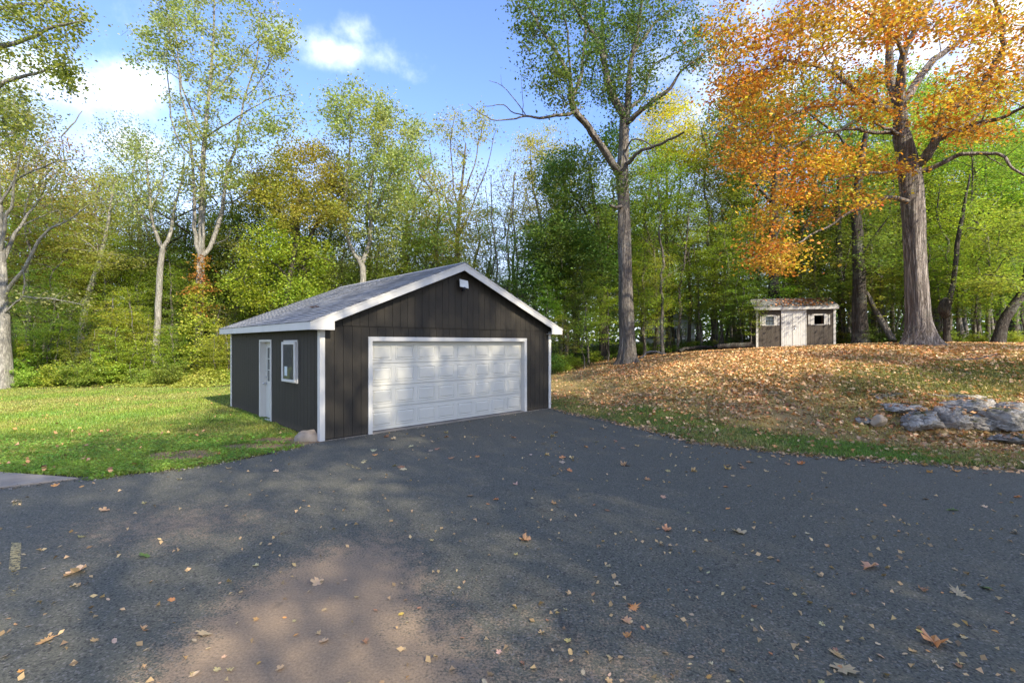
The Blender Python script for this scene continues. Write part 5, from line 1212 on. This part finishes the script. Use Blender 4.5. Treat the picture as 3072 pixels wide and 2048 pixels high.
# --- the rest of the wood, one tree after another
pl = [  # kind, view x, distance, height, colour
 ('maple', 60, 27, 12, MG), ('olive', 130, 33, 16.5, RU), ('maple', 150, 29, 11, MG), ('olive', 215, 34, 15.5, OL), ('maple', 110, 25, 7, LG), ('maple', 300, 31, 12, MG), ('poplar', 300, 33, 18, TU), ('maple', 250, 28, 9, LG),
 ('maple', 330, 28, 8.5, LG), ('oak', 410, 30, 11, DG), ('maple', 400, 27, 8, MG), ('maple', 530, 29, 11, MG), ('oak', 560, 31, 13, DG), ('maple', 300, 26.5, 5.5, YG), ('poplar', 20, 30, 19, OL), ('olive', -40, 28, 15, OL),
 ('oak', 470, 34, 13, DG), ('maple', 620, 33, 14, OL), ('oak', 740, 31, 12, MG), ('maple', 930, 30, 12, MG), ('poplar', 940, 34, 17, TU), ('maple', 780, 29, 9, LG), ('olive', 870, 29, 9, MG), ('maple', 985, 31, 11, MG),
 ('bare', 1145, 33, 14.5, OL), ('bare', 1165, 35, 16, OL), ('bare', 1190, 34, 15, OL), ('bare', 1125, 37, 15, OL), ('poplar', 1235, 35, 18, OL), ('maple', 1120, 33, 9, MG), ('maple', 1210, 31, 9.5, LG), ('maple', 1060, 30, 8, MG),
 ('maple', 1300, 31, 11, MG), ('maple', 1260, 27.5, 5.5, LG), ('maple', 1350, 27, 6.0, YG), ('pole', 1320, 34, 17, MG), ('pole', 1500, 30, 15, MG), ('maple', 1470, 34, 15, LG), ('pole', 1558, 29.5, 12, YG), ('pole', 1580, 33, 16, LG),
 ('pole', 1645, 31, 16, MG), ('maple', 1690, 33, 13, MG), ('poplar', 1690, 37, 21, DG), ('maple', 1610, 30, 8, LG), ('maple', 1640, 35, 15, LG), ('maple', 1740, 29, 11, MG), ('pole', 1840, 29, 16, DG), ('maple', 1860, 31, 13, MG),
 ('oak', 1820, 34, 19, MG), ('maple', 1960, 29, 12, LG), ('oak', 2020, 31, 18, MG), ('pole', 2050, 27, 14, LG), ('maple', 2090, 28, 13, LG), ('maple', 2180, 25, 9, LG), ('pole', 2215, 27, 16, LG), ('oak', 2150, 33, 19, LG),
 ('maple', 2250, 28, 13, LG), ('maple', 2330, 26, 12, LG), ('pole', 2390, 29, 16, MG), ('maple', 2300, 31, 15, YG), ('maple', 2420, 25, 12, LG), ('oak', 2330, 34, 19, LG), ('pole', 2270, 23.5, 12, MG), ('maple', 2140, 22.8, 6.0, MG), ('maple', 2240, 23, 6.5, LG),
 ('olive', 640, 30, 14.5, OL), ('olive', 850, 31, 15.5, TU), ('olive', 935, 31.5, 15.5, TU), ('olive', 1015, 33, 15, OL), ('olive', 60, 30, 15, OL), ('olive', 210, 31, 14.5, OL), ('maple', 360, 30, 12, YG), ('maple', 690, 29, 10, LG),
 ('olive', 1100, 36, 13, TU), ('maple', 1290, 29, 9, YG), ('maple', 1390, 30, 12, MG), ('maple', 1660, 28.5, 9, YG), ('maple', 1480, 29, 8, YG), ('olive', 1180, 38, 14, TU), ('maple', 500, 31, 11, MG), ('maple', 440, 29, 9, LG),
 ('maple', 1430, 31, 13, MG), ('pole', 1520, 27.5, 13, MG), ('maple', 1880, 27, 8, MG), ('maple', 1700, 27.5, 6, MG), ('maple', 2010, 26, 9, MG), ('poplar', 1980, 34, 21, MG), ('poplar', 2100, 35, 21, LG), ('maple', 1020, 34, 10, YG), ('poplar', 2240, 36, 21, MG)]
for a in pl: auto(*a)
rr_ = random.Random(77)
for d0, n, ks in ((39, 26, ('maple', 'pole', 'oak', 'maple')), (47, 28, ('maple', 'olive', 'oak', 'pole')), (57, 30, ('oak', 'maple', 'olive')), (70, 34, ('oak', 'olive'))):
    for i in range(n):
        vx = -150 + 2650 * (i + rr_.uniform(.1, .9)) / n; d = d0 + rr_.uniform(-3, 3); k = rr_.choice(ks)
        hmax = (12.5 if d0 < 50 else 14.5 if d0 < 60 else 17) if vx < 1260 else (17 if d0 < 50 else 20)
        if 1060 < vx < 1230: hmax *= .75
        cl = rr_.choice([MG, DG, OL, TU] if vx < 1260 else [MG, LG, DG, MG, YG])
        auto(k, vx, d, hmax * rr_.uniform(.75, 1.0), cl)
for vx, d, h, c in [(15, 22.5, 2.6, YG), (48, 22.9, 3.1, YG), (88, 23, 2.2, LG), (128, 23.2, 3.4, YG), (170, 23.2, 2.4, YG), (205, 23.4, 3.0, LG), (238, 23.0, 2.2, YG), (268, 23.6, 3.2, YG), (300, 23.2, 2.4, LG), (332, 23.6, 2.8, YG), (375, 23.6, 2.2, YG), (400, 24, 3.2, MG), (490, 23.8, 2.6, YG), (525, 24, 3.2, YG), (245, 25, 5, LG), (275, 25.5, 4.2, YG), (310, 24.6, 4.6, LG), (60, 23.6, 3.5, YG), (110, 23.4, 3.8, LG), (150, 24.6, 4, LG), (205, 25.4, 4.4, MG), (350, 26, 4, MG), (405, 25, 3.4, LG), (500, 26, 4.5, MG), (545, 27, 5, LG), (30, 22.6, 2.8, YG),
                    (1265, 26, 3, YG), (1300, 25, 3.2, YG), (1340, 24.5, 3.6, YG), (1395, 27, 5, LG), (1480, 28, 5, LG), (1510, 29.5, 4, YG), (1655, 28, 4, MG), (1700, 26.5, 4, MG), (1725, 25, 3, MG),
                    (1930, 25, 4.5, MG), (1960, 24.5, 4, MG), (2020, 24, 4.5, LG), (2070, 24, 4.5, MG), (2160, 22.5, 4, MG), (2200, 22, 5, LG), (2240, 21.5, 4, MG), (2300, 21.5, 4.5, LG), (2345, 21, 4, MG), (1850, 27, 4.5, LG), (1790, 27, 4.6, LG), (1600, 38, 5, LG), (1560, 36, 5, YG)]:
    auto('sapling', vx, d, h, c)
for vx, d, h, c in [(v0 + rr_.uniform(-9, 9), d0_ + (rr_.uniform(-.7, 1.6) if v0 < 560 else 0), h0 * rr_.uniform(.45, 1.0), c0_) for v0, d0_, h0, c0_ in [(20, 21.5, 1.3, YG), (60, 22, 1.5, YG), (95, 22.6, 1.6, LG), (135, 22.2, 1.2, YG), (165, 22.8, 1.9, LG), (190, 22.4, 1.7, MG), (222, 22.5, 1.6, LG), (250, 22.9, 1.5, LG), (285, 22.7, 1.2, YG), (320, 22.5, 1.3, YG), (345, 23, 1.2, YG), (385, 22.9, 1.6, MG), (415, 23.3, 1.5, MG),
                    (495, 23, 1.3, YG), (520, 23.5, 1.5, YG), (80, 24.4, 2.2, LG), (140, 24.6, 2.2, MG), (210, 24.8, 2.2, MG), (290, 24.6, 2.0, LG), (360, 25, 2.0, LG), (430, 25.6, 2, MG), (510, 25.5, 2, LG), (0, 22.8, 2, LG), (-40, 21.8, 2, YG), (1275, 23.5, 1.2, MG), (1300, 24.5, 1.2, LG), (1330, 25.5, 1.2, YG), (1290, 27, 1.5, MG), (1360, 27.5, 1.3, LG),
                    (1600, 31, 1.2, YG), (1470, 29.5, 1, MG), (1660, 29.5, 1.2, MG), (1710, 27.5, 1.3, DG), (1925, 25, 1.1, MG), (1990, 23.4, 1.1, DG), (2050, 23.5, 1.3, MG), (2180, 21.8, 1.2, MG), (2250, 21, 1.1, MG), (2320, 20.6, 1.0, LG), (2150, 22.4, 1.2, DG)]]:
    auto('shrub', vx, d, h, c)

def ordinals(items):
    by = {}
    for vx, o in items: by.setdefault(o['label'], []).append((vx, o))
    words = ['second', 'third', 'fourth', 'fifth', 'sixth', 'seventh', 'eighth', 'ninth']
    for lab, l in by.items():
        if len(l) < 2: continue
        l.sort(key=lambda q: q[0])
        for i, (_, o) in enumerate(l):
            o['label'] = lab + (', leftmost' if i == 0 else ', rightmost' if i == len(l) - 1 else ', %s from left' % words[min(i - 1, 7)])
ordinals(autos)

# trees behind and beside the viewpoint: they throw the broken shade over the drive
PERP = Vector((-SUN_DIR.y, SUN_DIR.x, 0))
def shade(kind, w, s_, h, col, sxy=None, var=0):
    # w across the light, s_ towards the sun
    x = PERP.x * w + SUN_DIR.x * s_; y = PERP.y * w + SUN_DIR.y * s_
    if PERP.x < 0: pass
    base = {'poplar': 21, 'maple': 14.8, 'olive': 14.5, 'oak': 15.3, 'pole': 17.3}[kind]; tm, cm = LIB[kind][var % len(LIB[kind])]; k = h / base
    tree(NAMES[kind], (x, y, max(0, hz_(x, y))), w * 1.7, (sxy or k, sxy or k, k), tm, cm, M[BARK[kind]], col, 'leafy %s behind the viewpoint shading the driveway' % {'poplar': 'tall tree', 'maple': 'maple', 'olive': 'bushy tree', 'oak': 'oak', 'pole': 'slender tree'}[kind], 'trees behind the viewpoint shading the driveway')
SHADE = [('oak', 5.1, 10.5, 22, MG), ('oak', 9.6, 12.5, 22, MG), ('maple', 7.2, 16, 23, MG), ('poplar', 19.3, 18, 20, TU), ('poplar', -5.6, 8, 21, TU), ('pole', -1.8, 12, 20, TU),
         ('poplar', 24, 20, 20, TU), ('pole', -9, 10, 20, MG), ('maple', 2.9, 7.5, 7.5, MG), ('maple', 11.8, 19, 22, MG), ('maple', 29, 24, 18, MG), ('oak', 8.4, 9.5, 12, MG)]
for i, (k, w, s_, h, c) in enumerate(SHADE):
    if k == 'bare': k = 'poplar'
    shade(k, w, s_, h, c, var=i)
# ------------------------------------------------------------------ fallen logs and branches at the wood edge
def log(name, pts, rad, mat, label, group=None, seed=1, cat='log'):
    T = Tree(seed); T.chain(pts, rad, sub=3, wob=.03); o = objm(name, T.build_wood(name), M[mat]); return tag(o, label, cat, group)
def gp(vx, d, dz=0):
    x = (vx * 1.30612 - 1536) / FOC * d; return (x, d, hz_(x, d) + dz)
log('fallen_log', [gp(1650, 25.5, .18), gp(1690, 25, .2), gp(1730, 24.6, .2)], [.16, .17, .17], 'bark_dark', 'dark fallen log lying left of the shed', 'logs at the wood edge', 3)
log('fallen_log', [gp(1560, 27, .1), gp(1610, 27.5, .25), gp(1680, 27, .22)], [.1, .11, .08], 'bark_dark', 'long dark log on the ground right of the twin pale stems', 'logs at the wood edge', 4)
log('fallen_log', [gp(1990, 23.5, 2.6), gp(2020, 23.2, 1.3), gp(2052, 22.6, .1)], [.08, .13, .16], 'bark', 'brown broken trunk leaning down beside the orange maple', 'logs at the wood edge', 5)
log('fallen_branch', [gp(1470, 26, .1), gp(1495, 26.3, .35), gp(1530, 26.5, .1)], [.05, .06, .03], 'bark_dead', 'grey fallen branch behind the big oak', 'logs at the wood edge', 6)
log('fallen_branch', [tuple(at(2290, 813, 13.4)), tuple(at(2230, 824, 13.2)), tuple(at(2180, 826, 13.3))], [.012, .016, .008], 'bark_dead', 'thin bare stick lying on the leafy bank', None, 7, 'stick')
# understory weeds along the left wood edge and thin greenery deeper in
r_ = np.random.default_rng(31)
def heap(name, region, n, size, hgt, col, flat=.5, wfun=None):
    P_ = np.c_[r_.uniform(region[0], region[1], n), r_.uniform(region[2], region[3], n)]
    if wfun is not None: P_ = P_[wfun(P_[:, 0], P_[:, 1])]
    hh = hgt * (.12 + 1.1 * (vnoise(P_[:, 0], P_[:, 1], 1.3, 12) * 1.3 + .45).clip(0, 1)) * r_.uniform(0, 1, len(P_)) ** .6 * (np.clip((P_[:, 1] - edge(P_[:, 0])) / 1.8, .12, 1) if name == 'weeds' else 1)
    z = H(P_[:, 0], P_[:, 1]) + hh
    o = objm(name, leaf_mesh(name, np.c_[P_, z], size, flat, r_), M['leaf']); o.color = (*col, 1); return tag(o, kind='stuff')
edge = lambda x: 21.9 + .45 * np.sin(x * .9) + .3 * np.sin(x * 2.3 + 1) - .06 * np.maximum(-x - 16, 0)
heap('weeds', (-27, -4, 21, 25.5), 60000, .10, .75, (.33, .35, .07), .5, lambda x, y: y > edge(x) + .35 * np.sin(x * 5) + r_.normal(size=len(x)) * .25)
heap('undergrowth', (-40, 0, 24.5, 44), 45000, .16, .8, (.09, .15, .02), .6)
fv = lambda x: np.interp(x, [0, 4, 8, 11, 16, 20, 30], [22.5, 25.5, 29.5, 27.2, 24.6, 21.6, 19.5])
heap('undergrowth', (1.2, 46, 18, 48), 70000, .15, .55, (.085, .13, .02), .6, lambda x, y: y > fv(x) + .5 * np.sin(x * 1.3))

# the far wood that closes the view between the trunks
n = 70000; d = r_.uniform(62, 105, n); x = r_.uniform(-1.35, 1.35, n) * d
top = (6.5 + 3.5 * vnoise(x, d, .12, 41) + 1.5 * vnoise(x, d, .6, 42)) * np.where(x > 5, 1.35, 1)
z = H(x, d) + top * r_.uniform(0, 1, n) ** .9
o = objm('far_woods', leaf_mesh('far_woods', np.c_[x, d, z], .75, .45, r_), M['leaf']); o.color = (.12, .18, .04, 1); tag(o, kind='stuff')

# ------------------------------------------------------------------ grass
def tufts(name, P_, hgt, col, blades=4, w=.009, spread=.05):
    n = len(P_); z = H(P_[:, 0], P_[:, 1]); B = np.repeat(np.c_[P_, z], blades, 0); m = len(B)
    B[:, :2] += r_.normal(size=(m, 2)) * spread; dist = np.hypot(B[:, 0], B[:, 1]); ww_ = (w * np.clip(dist / 9, .8, 2.2))[:, None]
    a = r_.uniform(0, 6.28, m); dr = np.c_[np.cos(a), np.sin(a), np.zeros(m)]; h = (hgt * r_.uniform(.4, 1.4, m))[:, None]
    side_ = np.c_[-dr[:, 1], dr[:, 0], np.zeros(m)]; ln_ = r_.uniform(.2, 1.2, (m, 1))
    v = np.stack([B - side_ * ww_ * .5, B + side_ * ww_ * .5, B + dr * h * ln_ * .9 + np.array([0, 0, 1]) * h * (1.1 - .5 * ln_)], 1).reshape(-1, 3)
    o = objm(name, npmesh(name, v, np.arange(3 * m).reshape(m, 3), False, {'rnd': ('FACE', r_.uniform(0, 1, m))}), M['grass']); o.color = (*col, 1); return tag(o, kind='stuff')
def lawn_pts(n):
    d = 1 / r_.uniform(1 / 22.0, 1 / 6.9, n * 2); x = r_.uniform(-1.22, .05, n * 2) * d
    P_ = np.c_[x, d]; u = (x - GX0) * math.cos(YAW) + (d - GY0) * math.sin(YAW); v_ = -(x - GX0) * math.sin(YAW) + (d - GY0) * math.cos(YAW)
    ok = (sdist(P_, DRIVE) > .0 + .15 * vnoise(x, d, 6, 2) + r_.normal(size=len(x)) * .03) & ~((u > -.02) & (v_ < GD + .05) & (v_ > -3)) & (d < edge(x) + .3)
    ok &= ~((d < 8.6) & (x < -6.5) & (d < 7.5 - .135 * (x + 8.23) + .02))
    for vx, vy, rx, ry in [(420, 1047, .68, .42), (588, 1027, .7, .28), (640, 1012, .5, .28), (700, 1018, .35, .3)]:
        c = pxy(vx, vy); ok &= ~((np.hypot((x - c[0]) / rx, (d - c[1]) / ry) < 1) & (r_.uniform(size=len(x)) < .93))
    return P_[ok][:n]
LP = lawn_pts(62000); lush = vnoise(LP[:, 0], LP[:, 1], 1.2, 5) + r_.normal(size=len(LP)) * .3 + (10 - LP[:, 1]) * .02
tufts('lawn_grass', LP[lush > -.1], .055, (.20, .28, .04), 5)
tufts('lawn_grass', LP[lush <= -.1], .045, (.33, .32, .08), 4)
wp = LP[(LP[:, 1] < 10.5)][:2600]; wz = H(wp[:, 0], wp[:, 1])
wc = np.repeat(np.c_[wp, wz + .03], 5, 0); wc[:, :2] += r_.normal(size=(len(wc), 2)) * .05
o = objm('lawn_weeds', leaf_mesh('lawn_weeds', wc, .06, .6, r_, asp=.6), M['leaf']); o.color = (.20, .33, .05, 1); tag(o, kind='stuff')
n = 60000; d = 1 / r_.uniform(1 / 26, 1 / 6.3, n); x = r_.uniform(.08, 1.22, n) * d; P_ = np.c_[x, d]; sdv = sdist(P_, DRIVE)
wgt = np.exp(-((sdv - .8) / .65) ** 2) * 1.0 + .75 * (sdv > .3) * (vnoise(x, d, .9, 6) > .02) * np.clip(1.4 - .05 * d, .2, 1) + .22 * (sdv > .3)
ok = (sdv > .07 + .16 * vnoise(x, d, 4, 2) + r_.normal(size=n) * .04) & (r_.uniform(size=n) < wgt) & (d < fv(x) + .5); P_ = P_[ok]; sdv = sdv[ok]
gm = (sdv < 1.5) & (vnoise(P_[:, 0], P_[:, 1], 1.1, 15) + r_.normal(size=len(P_)) * .25 > -.15)
tufts('verge_grass', P_[gm], .06, (.17, .25, .035), 5); tufts('dry_grass', P_[~gm], .07, (.36, .30, .10), 5)
# moss tufts on the ledge
n = 16000; P_ = np.c_[r_.uniform(8, 22, n), r_.uniform(11, 15.5, n)]; mk = inpoly_soft(P_, [(8.2, 12.2), (10.2, 11.6), (13, 11.4), (20, 10.9), (24, 14.5), (13.6, 14.8), (9.5, 14.2)], 1.0) + vnoise(P_[:, 0], P_[:, 1], 1.5, 19) * .5
tufts('moss', P_[mk > .55], .035, (.17, .17, .04), 5, .02, .06)

# ------------------------------------------------------------------ fallen leaves in masses
def litter(name, P_, size, col, lift=.02, flat=.45):
    z = H(P_[:, 0], P_[:, 1]) + r_.uniform(.004, lift, len(P_))
    o = objm(name, leaf_mesh(name, np.c_[P_, z], size, flat, r_, asp=.85, fold=.25, smin=.5), M['leaf_dry']); o.color = (*col, 1); return tag(o, kind='stuff')
n = 150000; d = 1 / np.sqrt(r_.uniform(1 / 29 ** 2, 1 / 7.4 ** 2, n)); d = np.where(r_.uniform(size=n) < .6, r_.uniform(10, 29, n), d); x = r_.uniform(.06, 1.25, n) * d; P_ = np.c_[x, d]; sdv = sdist(P_, DRIVE)
ms = inpoly_soft(P_, [(8.2, 12.2), (10.2, 11.6), (13, 11.4), (20, 10.9), (24, 14.0), (13.6, 14.2), (9.5, 13.8)], 1.2)
fall = .20 + .6 * np.clip((x - 2) / 6, 0, 1) * np.clip((d - 10.5) / 4, 0, 1) + .45 * vnoise(x, d, .8, 23) + .2 * vnoise(x, d, 2.6, 24)
fall = np.clip(fall, .06, 1) * np.clip((sdv - .0) / 1.6, .10, 1) * (1 - .72 * ms) * np.where(x < 4, .75, 1)
ok = (sdv > .05) & (r_.uniform(size=n) < fall * .95) & (d < fv(x) + 1.5); P_ = P_[ok]
q = r_.uniform(size=len(P_)); litter('leaf_litter', P_[q < .5], .105, (.58, .37, .17)); litter('leaf_litter', P_[(q >= .5) & (q < .84)], .10, (.52, .215, .06)); litter('leaf_litter', P_[q >= .84], .10, (.38, .20, .09))
LPs = LP[r_.uniform(size=len(LP)) < .0035]; litter('lawn_leaves', LPs, .09, (.50, .25, .09), .05)
c = []
for loc_, v_, a_ in ROCKS:
    top = v_[v_[:, 2] > .18 * np.abs(v_[:, 2]).max()]; k = min(len(top), 6 + int(26 * np.ptp(v_[:, 0]))); q = top[r_.choice(len(top), k, False)] + r_.normal(size=(k, 3)) * np.array([.02, .02, 0])
    c.append(np.c_[q[:, 0] * math.cos(a_) - q[:, 1] * math.sin(a_), q[:, 0] * math.sin(a_) + q[:, 1] * math.cos(a_), q[:, 2] + .02] + loc_)
o = objm('leaves_on_rocks', leaf_mesh('leaves_on_rocks', np.concatenate(c), .10, .6, r_, asp=.85, fold=.25), M['leaf_dry']); o.color = (.58, .30, .12, 1); tag(o, kind='stuff')
n = 30000; d = r_.uniform(6.5, 15, n); x = r_.uniform(.08, 1.2, n) * d; sdv = sdist(np.c_[x, d], DRIVE); ok = (np.abs(sdv - .02 + .08 * vnoise(x, d, 4, 51)) < .16) & (r_.uniform(size=n) < .5 + .5 * vnoise(x, d, 3, 52))
q = np.c_[x, d][ok][:1300]; z = np.maximum(H(q[:, 0], q[:, 1]), 0) + r_.uniform(.005, .025, len(q))
o = objm('verge_leaves', leaf_mesh('verge_leaves', np.c_[q, z], .075, .5, r_, asp=.85, fold=.25), M['leaf_dry']); o.color = (.50, .30, .13, 1); tag(o, kind='stuff')
n = 60000; d = r_.uniform(6, 15, n); x = r_.uniform(-1.1, 1.2, n) * d; sdv = sdist(np.c_[x, d], DRIVE); ok = (np.abs(sdv + .03) < .12) & (r_.uniform(size=n) < .8); q = np.c_[x, d][ok][:5000]
o = objm('gravel_crumbs', leaf_mesh('gravel_crumbs', np.c_[q, np.maximum(H(q[:, 0], q[:, 1]), 0) + .008], .032, .3, r_, asp=.9, fold=.5), M['leaf_dry']); o.color = (.26, .22, .17, 1); tag(o, kind='stuff')
# leaves gathered on the shed roof
n = 900; lx = r_.uniform(.0, SW_, n); t_ = r_.uniform(0.02, .96, n); keep = r_.uniform(size=n) < np.clip(.15 + .9 * np.exp(-((lx - 2.55) / .95) ** 2), 0, 1) * (.6 + .4 * t_); lx = lx[keep]; t_ = t_[keep]
ly = -ov + t_ * half; lz = EH + .085 + t_ * RH + r_.uniform(0, .02, len(lx)); cs, sn = math.cos(SYAW), math.sin(SYAW)
c = np.c_[shl[0] + lx * cs - ly * sn, shl[1] + lx * sn + ly * cs, sz + lz]
o = objm('roof_leaves', leaf_mesh('roof_leaves', c, .12, .4, r_, asp=.85, fold=.25), M['leaf_dry']); o.color = (.45, .18, .06, 1); tag(o, kind='stuff')

# ------------------------------------------------------------------ single leaves on the asphalt
def leafshape(kind, seed, curl=.18):
    q = random.Random(seed); v = [(0, 0, 0)]; m = {'maple': 20, 'oak': 22, 'oval': 10}[kind]
    for i in range(m):
        t = 2 * math.pi * i / m
        if kind == 'maple': k = .32 + .20 * abs(math.cos(2.5 * t)) ** .7 + (.05 if i % 2 else -.03)
        elif kind == 'oak': k = (.5 - .22 * abs(math.sin(t))) * (1.15 if i % 2 else .62)
        else: k = .5 - .24 * abs(math.sin(t))
        k *= q.uniform(.85, 1.1); x, y = k * math.cos(t), k * math.sin(t)
        v.append((x, y, curl * (1.8 * y * y + .8 * x * x * q.uniform(-.5, 1.5)) + q.uniform(-.015, .02)))
    f = [(0, i, i % m + 1) for i in range(1, m + 1)]
    # stalk
    k = len(v); v += [(-.45, .008, .01), (-.45, -.008, .01), (-.85, 0, .05)]; f.append((k, k + 1, k + 2))
    me = bpy.data.meshes.new('fallen_leaf'); me.from_pydata(v, [], f); me.update(); me.materials.append(M['leaf_dry'])
    a = me.attributes.new('rnd', 'FLOAT', 'FACE'); b_ = q.uniform(.3, .6); a.data.foreach_set('value', [b_ + q.uniform(-.08, .08) for _ in f]); return me
LM = {k: [leafshape(k, 7 * i + 3, .1 + .25 * (i % 4)) for i in range(6)] for k in ('maple', 'oak', 'oval')}
lr = random.Random(44)
def fleaf(x, y, size, kind, col, label, group=None, tilt=.2):
    o = bpy.data.objects.new('fallen_leaf', lr.choice(LM[kind])); o.location = (x, y, .004 + size * .03)
    o.rotation_euler = (lr.uniform(-tilt, tilt), lr.uniform(-tilt, tilt), lr.uniform(0, 6.28)); o.scale = (size, size, size * lr.uniform(.6, 1.6)); o.color = (*col, 1); link(o)
    return tag(o, label, 'leaf', group)
TAN = (.50, .32, .13); BRN = (.38, .19, .08); ORG = (.62, .26, .06); GRN = (.12, .2, .04); YEL = (.7, .45, .05); PAL = (.60, .44, .23)
for vx, vy, s_, k, c, lab in [(2145, 1476, .15, 'maple', ORG, 'large curled orange maple leaf with a long stalk, low at the right'), (1997, 1303, .16, 'maple', (.6, .3, .14), 'large orange-brown maple leaf in the right half of the drive'),
        (1938, 1537, .15, 'maple', PAL, 'large pale tan leaf near the bottom right of the drive'), (1921, 1503, .12, 'oak', TAN, 'long folded tan leaf above the large pale one at the bottom right'), (173, 1316, .17, 'maple', (.75, .47, .24), 'biggest pale orange leaf on the left part of the drive'),
        (335, 1276, .14, 'maple', GRN, 'green oak leaf lying on the left part of the drive'), (2263, 1350, .14, 'oak', GRN, 'green lobed leaf at the far right of the drive'), (921, 1411, .06, 'oval', YEL, 'small bright yellow oval leaf on the sandy worn patch'),
        (728, 1338, .11, 'maple', (.62, .38, .2), 'tan leaf lying at the upper end of the sandy worn patch'), (1205, 1241, .12, 'maple', BRN, 'single rust brown leaf in the middle of the drive'), (1697, 1223, .15, 'maple', PAL, 'pale maple leaf in the middle right of the drive'),
        (2200, 1362, .15, 'oak', PAL, 'pale lobed leaf beside the green one at right'), (470, 1455, .12, 'maple', PAL, 'pale pointed leaf low on the left half of the drive'), (1455, 1397, .12, 'oak', ORG, 'orange lobed leaf in the lower middle of the drive'),
        (105, 1472, .12, 'oak', (.6, .33, .1), 'orange curled leaf near the lower yellow paint mark'), (2185, 1172, .14, 'oak', GRN, 'green twig end leaf near the right verge'), (1450, 1390, .1, 'oak', BRN, 'brown curled leaf touching the orange lobed one'),
        (1310, 1498, .06, 'oval', (.65, .4, .12), 'small golden oval leaf near the bottom middle'), (2112, 1450, .06, 'oval', YEL, 'small yellow leaf left of the large orange curled leaf'), (1532, 1217, .1, 'maple', (.5, .22, .1), 'reddish curled leaf in the middle of the drive')]:
    p = pxy(vx, vy); fleaf(p[0], p[1], s_, k, c, lab, None, .35)
cand = []
while len(cand) < 760:
    vx = lr.uniform(-20, 2380); vy = 940 + 640 * lr.random() ** 1.25; p = pxy(vx, vy)
    if sdist(np.array([p]), DRIVE)[0] > -.05: continue
    wt = .22 + .9 * math.exp(-((vy - 1020) / 75) ** 2) * (vx > 820) + .25 * (vx > 1200) * (vy > 1200)
    if lr.random() < wt: cand.append((vy, vx, p, min(.12, max(.02, lr.gauss(.030, .014)) * (2.4 if vy < 1080 else 1.7 if vy < 1180 else 1.05))))
cand.sort(key=lambda c: -c[3] / c[2][1])
def where(vx, vy):
    if vy < 1080: return 'near the garage door' if vx < 1250 else 'by the right end of the garage front' if vx < 1700 else 'along the right verge'
    if vy < 1240: return 'on the far left of the drive' if vx < 600 else 'in the middle distance of the drive' if vx < 1500 else 'in the right middle distance'
    return 'in the left foreground' if vx < 560 else 'on the sandy worn patch' if vx < 1000 else 'in the foreground middle' if vx < 1500 else 'in the right foreground'
rest = []
for i, (vy, vx, p, s_) in enumerate(cand):
    c, cn = lr.choice([(TAN, 'tan'), (TAN, 'tan'), (PAL, 'pale'), (BRN, 'brown'), (ORG, 'orange'), (PAL, 'pale')]); k = 'maple' if s_ > .07 else lr.choice(['maple', 'oval', 'oak', 'oval'])
    if i < 240:
        w = where(vx, vy); sz_ = 'larger' if s_ > .055 else 'small'
        kn = {'maple': 'pointed', 'oak': 'lobed', 'oval': 'oval'}[k]
        fleaf(p[0], p[1], s_, k, tuple(q * lr.uniform(.85, 1.15) for q in c), '%s %s %s fallen leaf %s' % (sz_, cn, kn, w), '%s %s %s fallen leaves %s' % (sz_, cn, kn, w), .3)
    else: rest.append((p[0], p[1], .012, s_))
rest = np.array(rest); vv = []
o = objm('scattered_leaves', leaf_mesh('scattered_leaves', np.concatenate([rest[:, :3], rest[::2, :3] + r_.normal(size=(len(rest[::2]), 3)) * np.array([.4, .3, .0])]), .045, .55, r_, asp=.8, fold=.3), M['leaf_dry']); o.color = (*TAN, 1); tag(o, kind='stuff')
